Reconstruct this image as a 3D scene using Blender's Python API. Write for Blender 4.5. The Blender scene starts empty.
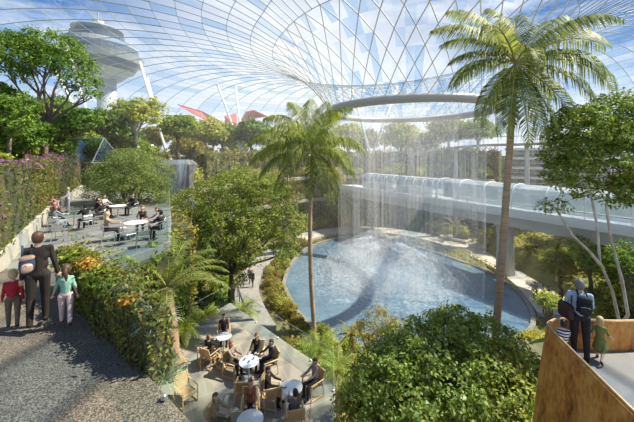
import bpy, math, random
import numpy as np
from mathutils import Vector, Matrix

scene = bpy.context.scene
COL = scene.collection
PI = math.pi
RNG = np.random.default_rng(7)
random.seed(7)
FPX, UC, VH, CAMZ = 300.0, 317.0, 152.0, 4.0      # focal length and horizon of the photograph, eye height


def at(u, v, d):
    """point at depth d seen at photo position (u, v)"""
    return Vector(((u - UC) / FPX * d, d, CAMZ - (v - VH) / FPX * d))


def on(u, v, z):
    """point of the level z seen at photo position (u, v)"""
    d = (CAMZ - z) * FPX / (v - VH)
    return Vector(((u - UC) / FPX * d, d, z))


# ------------------------------------------------------------------ objects
def link(o, parent=None):
    COL.objects.link(o)
    if parent is not None:
        o.parent = parent
    return o


def tag(o, label=None, cat=None, group=None, kind=None):
    if label: o['label'] = label
    if cat: o['category'] = cat
    if group: o['group'] = group
    if kind: o['kind'] = kind
    return o


def thing(name, label, cat, loc=(0, 0, 0), group=None, rz=0.0):
    o = bpy.data.objects.new(name, None)
    o.location = loc
    o.rotation_euler = (0, 0, rz)
    o.empty_display_size = 0.2
    link(o)
    return tag(o, label, cat, group)


def kids(o):
    return list(o.children)


def copy_tree(o, parent=None):
    c = o.copy()
    COL.objects.link(c)
    c.parent = parent
    for ch in kids(o):
        copy_tree(ch, c)
    return c


def place(o, loc, rz=None, s=None):
    o.location = loc
    if rz is not None: o.rotation_euler = (0, 0, rz)
    if s is not None: o.scale = s if isinstance(s, (tuple, list)) else (s, s, s)
    return o


def np_mesh(name, verts, faces, mats, mat_idx=None, smooth=False):
    """verts n x 3, faces m x k (same corner count)"""
    me = bpy.data.meshes.new(name)
    verts = np.asarray(verts, dtype=np.float32)
    faces = np.asarray(faces, dtype=np.int32)
    m, k = faces.shape
    me.vertices.add(len(verts)); me.vertices.foreach_set('co', verts.ravel())
    me.loops.add(m * k); me.loops.foreach_set('vertex_index', faces.ravel())
    me.polygons.add(m)
    me.polygons.foreach_set('loop_start', np.arange(0, m * k, k, dtype=np.int32))
    me.polygons.foreach_set('loop_total', np.full(m, k, dtype=np.int32))
    for mt in mats: me.materials.append(mt)
    if mat_idx is not None: me.polygons.foreach_set('material_index', np.asarray(mat_idx, dtype=np.int32))
    if smooth: me.polygons.foreach_set('use_smooth', np.ones(m, dtype=bool))
    me.update(calc_edges=True)
    me.validate()
    return me


def mesh_obj(name, me, parent=None, loc=None):
    o = bpy.data.objects.new(name, me)
    if loc is not None: o.location = loc
    return link(o, parent)


def root_loc(parent):
    p = Vector((0, 0, 0))
    while parent is not None:
        p = p + parent.location
        parent = parent.parent
    return p


class MB:
    """collects shapes (world coordinates) into one mesh"""
    def __init__(s):
        s.v, s.f, s.m = [], [], []
        s.mi = 0

    def add(s, vs, fs):
        b = len(s.v)
        s.v.extend([tuple(v) for v in vs])
        for f in fs:
            s.f.append([b + i for i in f]); s.m.append(s.mi)
        return s

    def box(s, c, size, rz=0.0, rx=0.0, ry=0.0, bev=0.0):
        hx, hy, hz = size[0] / 2, size[1] / 2, size[2] / 2
        M = Matrix.Rotation(rz, 3, 'Z') @ Matrix.Rotation(ry, 3, 'Y') @ Matrix.Rotation(rx, 3, 'X')
        c = Vector(c)
        if bev <= 0:
            vs = [c + M @ Vector((x * hx, y * hy, z * hz)) for z in (-1, 1) for y in (-1, 1) for x in (-1, 1)]
            return s.add(vs, [(0, 2, 3, 1), (4, 5, 7, 6), (0, 1, 5, 4), (2, 6, 7, 3), (0, 4, 6, 2), (1, 3, 7, 5)])
        b = min(bev, hx * .9, hy * .9, hz * .9)
        vs = []
        for z, q in ((-hz, b), (-hz + b, 0), (hz - b, 0), (hz, b)):
            x, y = hx - q, hy - q
            e = b * .7
            for (px, py) in ((-x + e, -y), (x - e, -y), (x, -y + e), (x, y - e), (x - e, y), (-x + e, y), (-x, y - e), (-x, -y + e)):
                vs.append(c + M @ Vector((px, py, z)))
        fs = [tuple(range(7, -1, -1)), tuple(range(24, 32))]
        for k in range(3):
            for i in range(8):
                j = (i + 1) % 8
                fs.append((k * 8 + i, k * 8 + j, k * 8 + 8 + j, k * 8 + 8 + i))
        return s.add(vs, fs)

    def tube(s, pts, r, n=6, caps=True):
        pts = [Vector(p) for p in pts]
        rs = r if isinstance(r, (list, tuple)) else [r] * len(pts)
        t0 = (pts[1] - pts[0]).normalized()
        up = Vector((0, 0, 1)) if abs(t0.z) < .9 else Vector((1, 0, 0))
        side = t0.cross(up).normalized()
        vs = []
        for i, p in enumerate(pts):
            if i == 0: t = pts[1] - pts[0]
            elif i == len(pts) - 1: t = pts[-1] - pts[-2]
            else: t = (pts[i + 1] - pts[i - 1])
            t.normalize()
            side = side - t * side.dot(t)
            if side.length < 1e-4: side = t.orthogonal()
            side.normalize()
            bn = t.cross(side)
            for k in range(n):
                a = 2 * PI * k / n
                vs.append(p + (side * math.cos(a) + bn * math.sin(a)) * rs[i])
        fs = []
        for i in range(len(pts) - 1):
            for k in range(n):
                q = (k + 1) % n
                fs.append((i * n + k, i * n + q, i * n + n + q, i * n + n + k))
        if caps:
            fs.append(tuple(range(n - 1, -1, -1)))
            b = (len(pts) - 1) * n
            fs.append(tuple(range(b, b + n)))
        return s.add(vs, fs)

    def bar(s, a, b, w, h=None):
        a, b = Vector(a), Vector(b)
        h = h or w
        t = (b - a).normalized()
        up = Vector((0, 0, 1)) if abs(t.z) < .95 else Vector((0, 1, 0))
        x = t.cross(up).normalized(); y = x.cross(t)
        vs = [p + x * sx * w / 2 + y * sy * h / 2 for p in (a, b) for sx, sy in ((-1, -1), (1, -1), (1, 1), (-1, 1))]
        return s.add(vs, [(0, 1, 2, 3), (7, 6, 5, 4), (0, 4, 5, 1), (1, 5, 6, 2), (2, 6, 7, 3), (3, 7, 4, 0)])

    def lathe(s, prof, c=(0, 0, 0), n=24, close=False):
        c = Vector(c); vs = []
        for r, z in prof:
            for k in range(n):
                a = 2 * PI * k / n
                vs.append(c + Vector((r * math.cos(a), r * math.sin(a), z)))
        fs = []
        m = len(prof)
        for i in range(m if close else m - 1):
            j = (i + 1) % m
            for k in range(n):
                q = (k + 1) % n
                fs.append((i * n + k, i * n + q, j * n + q, j * n + k))
        if not close:
            if prof[0][0] > 1e-6: fs.append(tuple(range(n - 1, -1, -1)))
            if prof[-1][0] > 1e-6: fs.append(tuple(range((m - 1) * n, m * n)))
        return s.add(vs, fs)

    def prism(s, poly, z0, z1):
        n = len(poly)
        area = sum(poly[i][0] * poly[(i + 1) % n][1] - poly[(i + 1) % n][0] * poly[i][1] for i in range(n))
        if area < 0: poly = poly[::-1]
        vs = [(p[0], p[1], z0) for p in poly] + [(p[0], p[1], z1) for p in poly]
        fs = [tuple(range(n - 1, -1, -1)), tuple(range(n, 2 * n))]
        fs += [(i, (i + 1) % n, n + (i + 1) % n, n + i) for i in range(n)]
        return s.add(vs, fs)

    def ribbon(s, pts, w, t, z=None):
        """flat band along pts (xy), width w, thickness t, top at the points' z"""
        pts = [Vector(p) for p in pts]; vs = []
        for i, p in enumerate(pts):
            a = pts[max(i - 1, 0)]; b = pts[min(i + 1, len(pts) - 1)]
            d = (b - a); d.z = 0; d.normalize()
            nrm = Vector((-d.y, d.x, 0))
            for sx, dz in ((-1, 0), (1, 0), (1, -t), (-1, -t)):
                vs.append(p + nrm * sx * w / 2 + Vector((0, 0, dz)))
        fs = [(0, 1, 2, 3)]
        for i in range(len(pts) - 1):
            for k in range(4):
                q = (k + 1) % 4
                fs.append((i * 4 + k, i * 4 + 4 + k, i * 4 + 4 + q, i * 4 + q))
        b = (len(pts) - 1) * 4
        fs.append((b + 3, b + 2, b + 1, b))
        return s.add(vs, fs)

    def sphere(s, c, r, n=10, m=7):
        r = r if isinstance(r, (tuple, list)) else (r, r, r)
        c = Vector(c); vs = [c + Vector((0, 0, -r[2]))]
        for i in range(1, m):
            ph = -PI / 2 + PI * i / m
            for k in range(n):
                a = 2 * PI * k / n
                vs.append(c + Vector((r[0] * math.cos(ph) * math.cos(a), r[1] * math.cos(ph) * math.sin(a), r[2] * math.sin(ph))))
        vs.append(c + Vector((0, 0, r[2])))
        fs = [(0, 1 + (k + 1) % n, 1 + k) for k in range(n)]
        for i in range(m - 2):
            for k in range(n):
                q = (k + 1) % n
                fs.append((1 + i * n + k, 1 + i * n + q, 1 + i * n + n + q, 1 + i * n + n + k))
        t = len(vs) - 1; b = 1 + (m - 2) * n
        fs += [(b + k, b + (k + 1) % n, t) for k in range(n)]
        return s.add(vs, fs)

    def build(s, name, mat, parent=None, smooth=False, loc=None):
        off = root_loc(parent) if loc is None else Vector(loc)
        me = bpy.data.meshes.new(name)
        me.from_pydata([(v[0] - off.x, v[1] - off.y, v[2] - off.z) for v in s.v], [], s.f)
        for mt in (mat if isinstance(mat, (list, tuple)) else [mat]): me.materials.append(mt)
        me.polygons.foreach_set('material_index', s.m)
        if smooth: me.polygons.foreach_set('use_smooth', [True] * len(me.polygons))
        me.update()
        return mesh_obj(name, me, parent, None if parent is not None else off)


def spline(pts, n):
    """Catmull-Rom through pts, n samples per span"""
    pts = [np.array(p, float) for p in pts]
    P = [2 * pts[0] - pts[1]] + pts + [2 * pts[-1] - pts[-2]]
    out = []
    for i in range(1, len(P) - 2):
        for k in range(n):
            t = k / n
            out.append(.5 * ((2 * P[i]) + (-P[i - 1] + P[i + 1]) * t + (2 * P[i - 1] - 5 * P[i] + 4 * P[i + 1] - P[i + 2]) * t * t + (-P[i - 1] + 3 * P[i] - 3 * P[i + 1] + P[i + 2]) * t ** 3))
    out.append(P[-2])
    return out


# ------------------------------------------------------------------ materials
MATS = {}


def new_mat(name):
    m = bpy.data.materials.new(name); m.use_nodes = True
    nt = m.node_tree; nt.nodes.clear()
    out = nt.nodes.new('ShaderNodeOutputMaterial')
    return m, nt, out


def N(nt, typ, **kw):
    n = nt.nodes.new(typ)
    for k, v in kw.items():
        if k in n.inputs: n.inputs[k].default_value = v
        else: setattr(n, k, v)
    return n


def c4(c): return (c[0], c[1], c[2], 1)


def ramp(nt, stops):
    r = nt.nodes.new('ShaderNodeValToRGB')
    e = r.color_ramp.elements
    while len(e) < len(stops): e.new(.5)
    for k, (p, c) in zip(e, stops):
        k.position = p; k.color = c4(c) if len(c) == 3 else c
    return r


def mat(name, col, col2=None, scale=4.0, rough=.7, metal=0.0, bump=0.0, stretch=None, detail=4, spec=.4):
    """principled with a noise-mixed second colour"""
    if name in MATS: return MATS[name]
    m, nt, out = new_mat(name)
    p = N(nt, 'ShaderNodeBsdfPrincipled'); p.inputs['Roughness'].default_value = rough
    p.inputs['Metallic'].default_value = metal; p.inputs['Specular IOR Level'].default_value = spec
    p.inputs['Base Color'].default_value = c4(col)
    if col2 is not None or bump:
        tc = N(nt, 'ShaderNodeTexCoord'); mp = N(nt, 'ShaderNodeMapping')
        mp.inputs['Scale'].default_value = stretch or (1, 1, 1)
        nt.links.new(tc.outputs['Object'], mp.inputs['Vector'])
        nz = N(nt, 'ShaderNodeTexNoise', Scale=scale, Detail=detail)
        nt.links.new(mp.outputs[0], nz.inputs['Vector'])
        if col2 is not None:
            r = ramp(nt, [(.35, col), (.65, col2)])
            nt.links.new(nz.outputs['Fac'], r.inputs[0]); nt.links.new(r.outputs[0], p.inputs['Base Color'])
        if bump:
            b = N(nt, 'ShaderNodeBump', Strength=bump, Distance=.05)
            nt.links.new(nz.outputs['Fac'], b.inputs['Height']); nt.links.new(b.outputs[0], p.inputs['Normal'])
    nt.links.new(p.outputs[0], out.inputs[0])
    MATS[name] = m
    return m


def leaf_mat(name, cols, trans=.4, rough=.55):
    """leaf colours picked per leaf, light shines through"""
    if name in MATS: return MATS[name]
    m, nt, out = new_mat(name)
    g = N(nt, 'ShaderNodeNewGeometry')
    k = len(cols)
    r = ramp(nt, [(i / max(k - 1, 1), c) for i, c in enumerate(cols)])
    nt.links.new(g.outputs['Random Per Island'], r.inputs[0])
    p = N(nt, 'ShaderNodeBsdfPrincipled'); p.inputs['Roughness'].default_value = rough
    p.inputs['Specular IOR Level'].default_value = .3
    t = N(nt, 'ShaderNodeBsdfTranslucent')
    hs = N(nt, 'ShaderNodeHueSaturation', Saturation=1.1, Value=1.25, Hue=.49)
    nt.links.new(r.outputs[0], p.inputs['Base Color']); nt.links.new(r.outputs[0], hs.inputs['Color'])
    nt.links.new(hs.outputs[0], t.inputs[0])
    mx = N(nt, 'ShaderNodeMixShader'); mx.inputs[0].default_value = trans
    nt.links.new(p.outputs[0], mx.inputs[1]); nt.links.new(t.outputs[0], mx.inputs[2])
    nt.links.new(mx.outputs[0], out.inputs[0])
    MATS[name] = m
    return m


def glass_mat(name, tint=(.9, .97, .97), refl=.12, rough=.02, ior=1.45):
    if name in MATS: return MATS[name]
    m, nt, out = new_mat(name)
    t = N(nt, 'ShaderNodeBsdfTransparent', Color=c4(tint))
    g = N(nt, 'ShaderNodeBsdfGlossy', Roughness=rough, Color=(1, 1, 1, 1))
    f = N(nt, 'ShaderNodeFresnel', IOR=ior)
    a = N(nt, 'ShaderNodeMath', operation='ADD'); a.inputs[1].default_value = refl; a.use_clamp = True
    nt.links.new(f.outputs[0], a.inputs[0])
    ge = N(nt, 'ShaderNodeNewGeometry')          # only the outer faces mirror
    iv = N(nt, 'ShaderNodeMath', operation='SUBTRACT'); iv.inputs[0].default_value = 1; nt.links.new(ge.outputs['Backfacing'], iv.inputs[1])
    ml = N(nt, 'ShaderNodeMath', operation='MULTIPLY'); nt.links.new(a.outputs[0], ml.inputs[0]); nt.links.new(iv.outputs[0], ml.inputs[1])
    mx = N(nt, 'ShaderNodeMixShader')
    nt.links.new(ml.outputs[0], mx.inputs[0]); nt.links.new(t.outputs[0], mx.inputs[1]); nt.links.new(g.outputs[0], mx.inputs[2])
    nt.links.new(mx.outputs[0], out.inputs[0])
    MATS[name] = m
    return m


def cloth(col, rough=.85):
    nm = 'cloth_%02x%02x%02x' % tuple(int(max(0, min(1, c)) * 255) for c in col)
    return mat(nm, col, tuple(c * .8 for c in col), scale=9, rough=rough, spec=.2)


M_WHITE = mat('white_paint', (.78, .78, .76), rough=.45)
M_STEEL = mat('steel', (.6, .6, .6), (.5, .5, .51), rough=.35, metal=.7)
M_WOOD = mat('pale_wood', (.62, .45, .26), (.5, .34, .18), scale=6, stretch=(1, 1, 6), rough=.55)
M_CANE = mat('woven_cane', (.58, .41, .22), (.44, .29, .14), scale=40, rough=.7)
M_CONC = mat('concrete', (.52, .51, .48), (.44, .43, .41), scale=1.5, rough=.8, bump=.1)
M_BARK = mat('bark', (.2, .15, .1), (.11, .085, .06), scale=5, stretch=(3, 3, .7), rough=.9, bump=.6)
M_PALEBARK = mat('pale_bark', (.66, .62, .55), (.42, .38, .33), scale=6, stretch=(1, 1, .6), rough=.85, bump=.4)
M_PALMBARK = mat('palm_bark', (.5, .36, .23), (.33, .23, .14), scale=3, stretch=(.4, .4, 9), rough=.9, bump=.7)
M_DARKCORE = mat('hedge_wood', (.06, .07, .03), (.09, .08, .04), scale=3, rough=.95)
M_SOIL = mat('soil', (.13, .12, .06), (.2, .19, .1), scale=.6, rough=.95, bump=.3)
M_GLASS = glass_mat('clear_glass')
# ------------------------------------------------------------------ plants
def unit(v):
    n = np.linalg.norm(v, axis=-1, keepdims=True)
    return v / np.maximum(n, 1e-9)


def rand_dirs(n, rng, zmin=-1.0):
    z = rng.uniform(zmin, 1, n); a = rng.uniform(0, 2 * PI, n); r = np.sqrt(1 - z * z)
    return np.stack([r * np.cos(a), r * np.sin(a), z], 1)


def leaf_arrays(c, nrm, size, asp, rng, jitter=.6, fold=.15):
    """folded pointed leaves: 5 corners -> two quads sharing the midrib"""
    n = len(c)
    nn = unit(nrm + rng.normal(0, jitter, (n, 3)))
    t = unit(np.cross(nn, rng.normal(0, 1, (n, 3))))
    b = np.cross(nn, t)
    s = (size * rng.uniform(.65, 1.3, n))[:, None]
    w = s * asp
    base, tip = c - t * s * .5, c + t * s * .5
    L = c + b * w * .5 + nn * s * fold; R = c - b * w * .5 + nn * s * fold
    v = np.stack([base, L, tip, R], 1).reshape(-1, 3)
    f = np.arange(4 * n).reshape(n, 4)
    return v, f


def leaves_mesh(name, c, nrm, size, asp, rng, mats, mi=None, jitter=.6):
    v, f = leaf_arrays(np.asarray(c), np.asarray(nrm), size, asp, rng, jitter)
    return np_mesh(name, v, f, mats, mi)


def crown_points(blobs, n_clump, per, cr, rng, zmin=-.55, fill=.72):
    """leaf clumps sitting on the shell of ellipsoid blobs"""
    w = np.array([(b[1][0] * b[1][1] + b[1][0] * b[1][2]) for b in blobs]); w = w / w.sum()
    which = rng.choice(len(blobs), n_clump, p=w)
    d = rand_dirs(n_clump, rng, zmin)
    C = np.array([b[0] for b in blobs])[which]; R = np.array([b[1] for b in blobs])[which]
    rad = rng.uniform(fill, 1.0, n_clump)[:, None]
    cc = C + d * R * rad
    p = np.repeat(cc, per, 0); dd = np.repeat(d, per, 0)
    off = rand_dirs(n_clump * per, rng) * (rng.uniform(0, 1, n_clump * per) ** .5)[:, None]
    off[:, 2] *= .65
    p = p + off * cr * np.repeat(rng.uniform(.6, 1.25, n_clump), per)[:, None]
    nrm = unit(dd * .6 + off * .8 + np.array([0, 0, .75]))
    return p, nrm


def wiggle(a, b, n, amp, rng):
    a, b = Vector(a), Vector(b)
    out = []
    for i in range(n + 1):
        t = i / n
        q = a.lerp(b, t)
        k = math.sin(PI * t) * amp
        out.append(q + Vector((rng.normal(0, k * .5), rng.normal(0, k * .5), k * .25)))
    return out


def tree(name, label, cat, base, blobs, leaf_m, bark_m, trunk_r=.18, fork=.45, n_clump=260, per=26, cr=.5, leaf=.16, asp=.5,
         group=None, seed=1, twigs=3, zmin=-.55, stems=None, fill=.72, jitter=.6):
    """trunk with limbs reaching into each leafy mass; blobs = [(centre, radii)] in world space"""
    rng = np.random.default_rng(seed)
    root = thing(name, label, cat, base, group)
    base = Vector(base)
    cen = sum((Vector(b[0]) for b in blobs), Vector()) / len(blobs)
    tb = MB()
    if stems is None:
        fk = base.lerp(Vector((cen.x * .6 + base.x * .4, cen.y * .6 + base.y * .4, cen.z)), fork)
        pts = wiggle(base - Vector((0, 0, .15)), fk, 6, trunk_r * .8, rng)
        tb.tube(pts, [trunk_r * (1.25 - .45 * i / 6) for i in range(7)], 8)
        forks = [fk]
    else:
        forks = []
        for st in stems:
            tb.tube(st, [trunk_r * (1.15 - .5 * i / (len(st) - 1)) for i in range(len(st))], 8)
            forks.append(Vector(st[-1]))
    for (c, r) in blobs:
        c = Vector(c)
        fk = min(forks, key=lambda q: (q - c).length)
        end = c + Vector((0, 0, -r[2] * .15))
        pts = wiggle(fk - (end - fk).normalized() * trunk_r * .5, end, 5, (end - fk).length * .06, rng)
        tb.tube(pts, [trunk_r * (.62 - .4 * i / 5) for i in range(6)], 6)
        for k in range(twigs):
            d = rand_dirs(1, rng, -.1)[0]
            s0 = pts[rng.integers(2, 5)]
            e = c + Vector((d[0] * r[0], d[1] * r[1], d[2] * r[2])) * .85
            p2 = wiggle(s0, e, 4, (e - s0).length * .08, rng)
            tb.tube(p2, [trunk_r * (.3 - .22 * i / 4) for i in range(5)], 5)
    tb.build('trunk', bark_m, root, smooth=True)
    p, nr = crown_points([(np.array(b[0]), np.array(b[1])) for b in blobs], n_clump, per, cr, rng, zmin, fill)
    p = p - np.array(base)
    mesh_obj('crown', leaves_mesh('crown', p, nr, leaf, asp, rng, [leaf_m], jitter=jitter), root)
    return root


def shrub_proto(name, r, leaf_m, n_clump=60, per=18, cr=.3, leaf=.16, asp=.5, seed=1, flower=None):
    rng = np.random.default_rng(seed)
    root = thing(name, None, 'shrub', (0, 0, 0))
    tb = MB()
    for k in range(6):
        a = 2 * PI * k / 6 + rng.uniform(-.3, .3)
        e = Vector((math.cos(a) * r[0] * .6, math.sin(a) * r[1] * .6, r[2] * rng.uniform(.9, 1.5)))
        tb.tube(wiggle((0, 0, -.1), e, 4, .08, rng), [.05 * r[0], .04 * r[0], .03 * r[0], .02 * r[0], .012 * r[0]], 5)
    tb.build('stem', M_BARK, root)
    blobs = [(np.array([rng.uniform(-.35, .35) * r[0], rng.uniform(-.35, .35) * r[1], r[2] * rng.uniform(.7, 1.05)]),
              np.array(r) * rng.uniform(.55, .85)) for _ in range(5)]
    p, nr = crown_points(blobs, n_clump, per, cr, rng, -.5)
    p[:, 2] = np.maximum(p[:, 2], .04)
    mesh_obj('foliage', leaves_mesh('foliage', p, nr, leaf, asp, rng, [leaf_m]), root)
    if flower:
        fp, fn = crown_points(blobs, n_clump // 3, 6, cr * .6, rng, .0, .95)
        mesh_obj('blossom', leaves_mesh('blossom', fp, fn, leaf * .7, .8, rng, [flower]), root)
    return root


def blade_mesh(name, n, length, width, rng, m, el=(.3, 1.4), droop=.6, segs=5, pin=0, up0=0.0):
    """rosette of arching blades; pin > 0 gives each blade that many pairs of leaflets"""
    V, F = [], []
    for k in range(n):
        az = 2 * PI * (k * .618 + rng.uniform(-.05, .05)); e = rng.uniform(*el)
        L = length * rng.uniform(.75, 1.15)
        pts, e2 = [np.array([0, 0, up0])], e
        for i in range(segs):
            st = L / segs
            pts.append(pts[-1] + st * np.array([math.cos(az) * math.cos(e2), math.sin(az) * math.cos(e2), math.sin(e2)]))
            e2 -= droop * (1.2 + math.cos(e)) / segs
        side = np.array([-math.sin(az), math.cos(az), 0])
        if not pin:
            b = len(V)
            for i, p in enumerate(pts):
                w = width * (.6 + 1.2 * (i / segs) - 1.75 * (i / segs) ** 2) * .5
                V += [p - side * w, p + side * w]
            for i in range(segs): F.append([b + 2 * i, b + 2 * i + 1, b + 2 * i + 3, b + 2 * i + 2])
        else:
            P = np.array(spline(pts, 6))
            idx = np.linspace(len(P) * .12, len(P) - 1, pin).astype(int)
            for q, i in enumerate(idx):
                tdir = unit(P[min(i + 1, len(P) - 1)] - P[max(i - 1, 0)])
                tt = q / (pin - 1)
                ll = width * (.45 + 1.9 * tt - 2.1 * tt * tt) * rng.uniform(.85, 1.1)
                for sg in (-1, 1):
                    d = unit(side * sg * .85 + tdir * .55 + np.array([0, 0, -.15]))
                    b = len(V); w = tdir * .06 * width + 0
                    V += [P[i] - w, P[i] + d * ll * .55 + w, P[i] + d * ll + np.array([0, 0, -.25 * ll]), P[i] + d * ll * .5 - w * 1.2]
                    F.append([b, b + 3, b + 2, b + 1])
            b = len(V)
            for i, p in enumerate(pts):
                w = .035 * width * (1.2 - i / segs) + .004
                V += [p - side * w, p + side * w]
            for i in range(segs): F.append([b + 2 * i, b + 2 * i + 1, b + 2 * i + 3, b + 2 * i + 2])
    return np_mesh(name, np.array(V), np.array(F), [m])


def palm_frond(az, e0, L, lw, droop, rng, mats, pairs=46, roll=0.0, hang=.5):
    """one feather leaf, from the crown's centre"""
    segs = 14
    pts = [np.zeros(3)]; e = e0
    for i in range(segs):
        st = L / segs
        pts.append(pts[-1] + st * np.array([math.cos(az) * math.cos(e), math.sin(az) * math.cos(e), math.sin(e)]))
        e -= droop * (.35 + 1.3 * i / segs) / segs
    P = np.array(spline(pts, 5))
    side = np.array([-math.sin(az), math.cos(az), 0])
    V, F, MI = [], [], []
    idx = np.linspace(len(P) * .14, len(P) - 1, pairs)
    for q, fi in enumerate(idx):
        i = int(fi); i = min(i, len(P) - 2)
        t = unit(P[i + 1] - P[max(i - 1, 0)])
        nrm = np.cross(side, t)
        if nrm[2] < 0: nrm = -nrm
        tt = q / (pairs - 1)
        ll = lw * (.5 + 1.75 * tt - 2.0 * tt * tt) + .05 * lw
        for sg in (-1, 1):
            s2 = side * sg * math.cos(roll) + nrm * (math.sin(roll) * sg + .28)
            d = unit(s2 * (1.0 - .45 * tt) + t * (.5 + .5 * tt) + rng.normal(0, .07, 3))
            base = P[i]
            mid = base + d * ll * .5
            tip = base + unit(d + np.array([0, 0, -hang])) * ll * rng.uniform(.88, 1.08)
            w = t * .015 * (1 + .5 * lw)
            b = len(V)
            V += [base - w * .6, base + w * .6, mid + w * 1.1, mid - w * 1.1, tip]
            F += [[b, b + 1, b + 2, b + 3]]; MI.append(0)
            V += [tip + w * .15]
            F += [[b + 3, b + 2, b + 5, b + 4]]; MI.append(0)
    nv = len(V); n = 4
    PP = P[::3]
    for i, p in enumerate(PP):
        r = .034 * (1.1 - i / len(PP)) * (L / 3) + .004
        nb = np.array([0, 0, 1.0])
        for k in range(n):
            a = 2 * PI * k / n
            V.append(p + (side * math.cos(a) + nb * math.sin(a)) * r)
    for i in range(len(PP) - 1):
        for k in range(n):
            q = (k + 1) % n
            F.append([nv + i * n + k, nv + i * n + q, nv + i * n + n + q, nv + i * n + n + k]); MI.append(1)
    return np_mesh('frond', np.array(V), np.array(F), mats, MI)


def palm(name, label, trunk_pts, trunk_r, fronds, lw, leaf_m, rib_m, seed=1, group=None, pairs=46, crownshaft=None, cat='palm tree', hang=.5):
    rng = np.random.default_rng(seed)
    root = thing(name, label, cat, trunk_pts[0], group)
    tp = spline([tuple(p) for p in trunk_pts], 5)
    n = len(tp)
    tb = MB()
    rs = [trunk_r * (1.3 if i == 0 else 1.08 - .28 * i / n) * (1 + .04 * (i % 2)) for i in range(n)]
    tb.tube(tp, rs, 10)
    tb.build('trunk', M_PALMBARK, root, smooth=True)
    top = Vector(tp[-1]) - root.location
    if crownshaft:
        cb = MB(); cb.tube([top - Vector((0, 0, .3)), top + Vector((0, 0, .15)), top + Vector((0, 0, .45))], [trunk_r * .8, trunk_r * .95, trunk_r * .35], 8)
        o = cb.build('crownshaft', rib_m, None, smooth=True, loc=(0, 0, 0)); o.parent = root
    for (az, e0, L, dr) in fronds:
        me = palm_frond(az, e0, L, lw * L, dr, rng, [leaf_m, rib_m], pairs, rng.uniform(-.35, .35), hang)
        o = mesh_obj('frond', me, root, top + Vector((0, 0, .1)))
    return root


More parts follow.
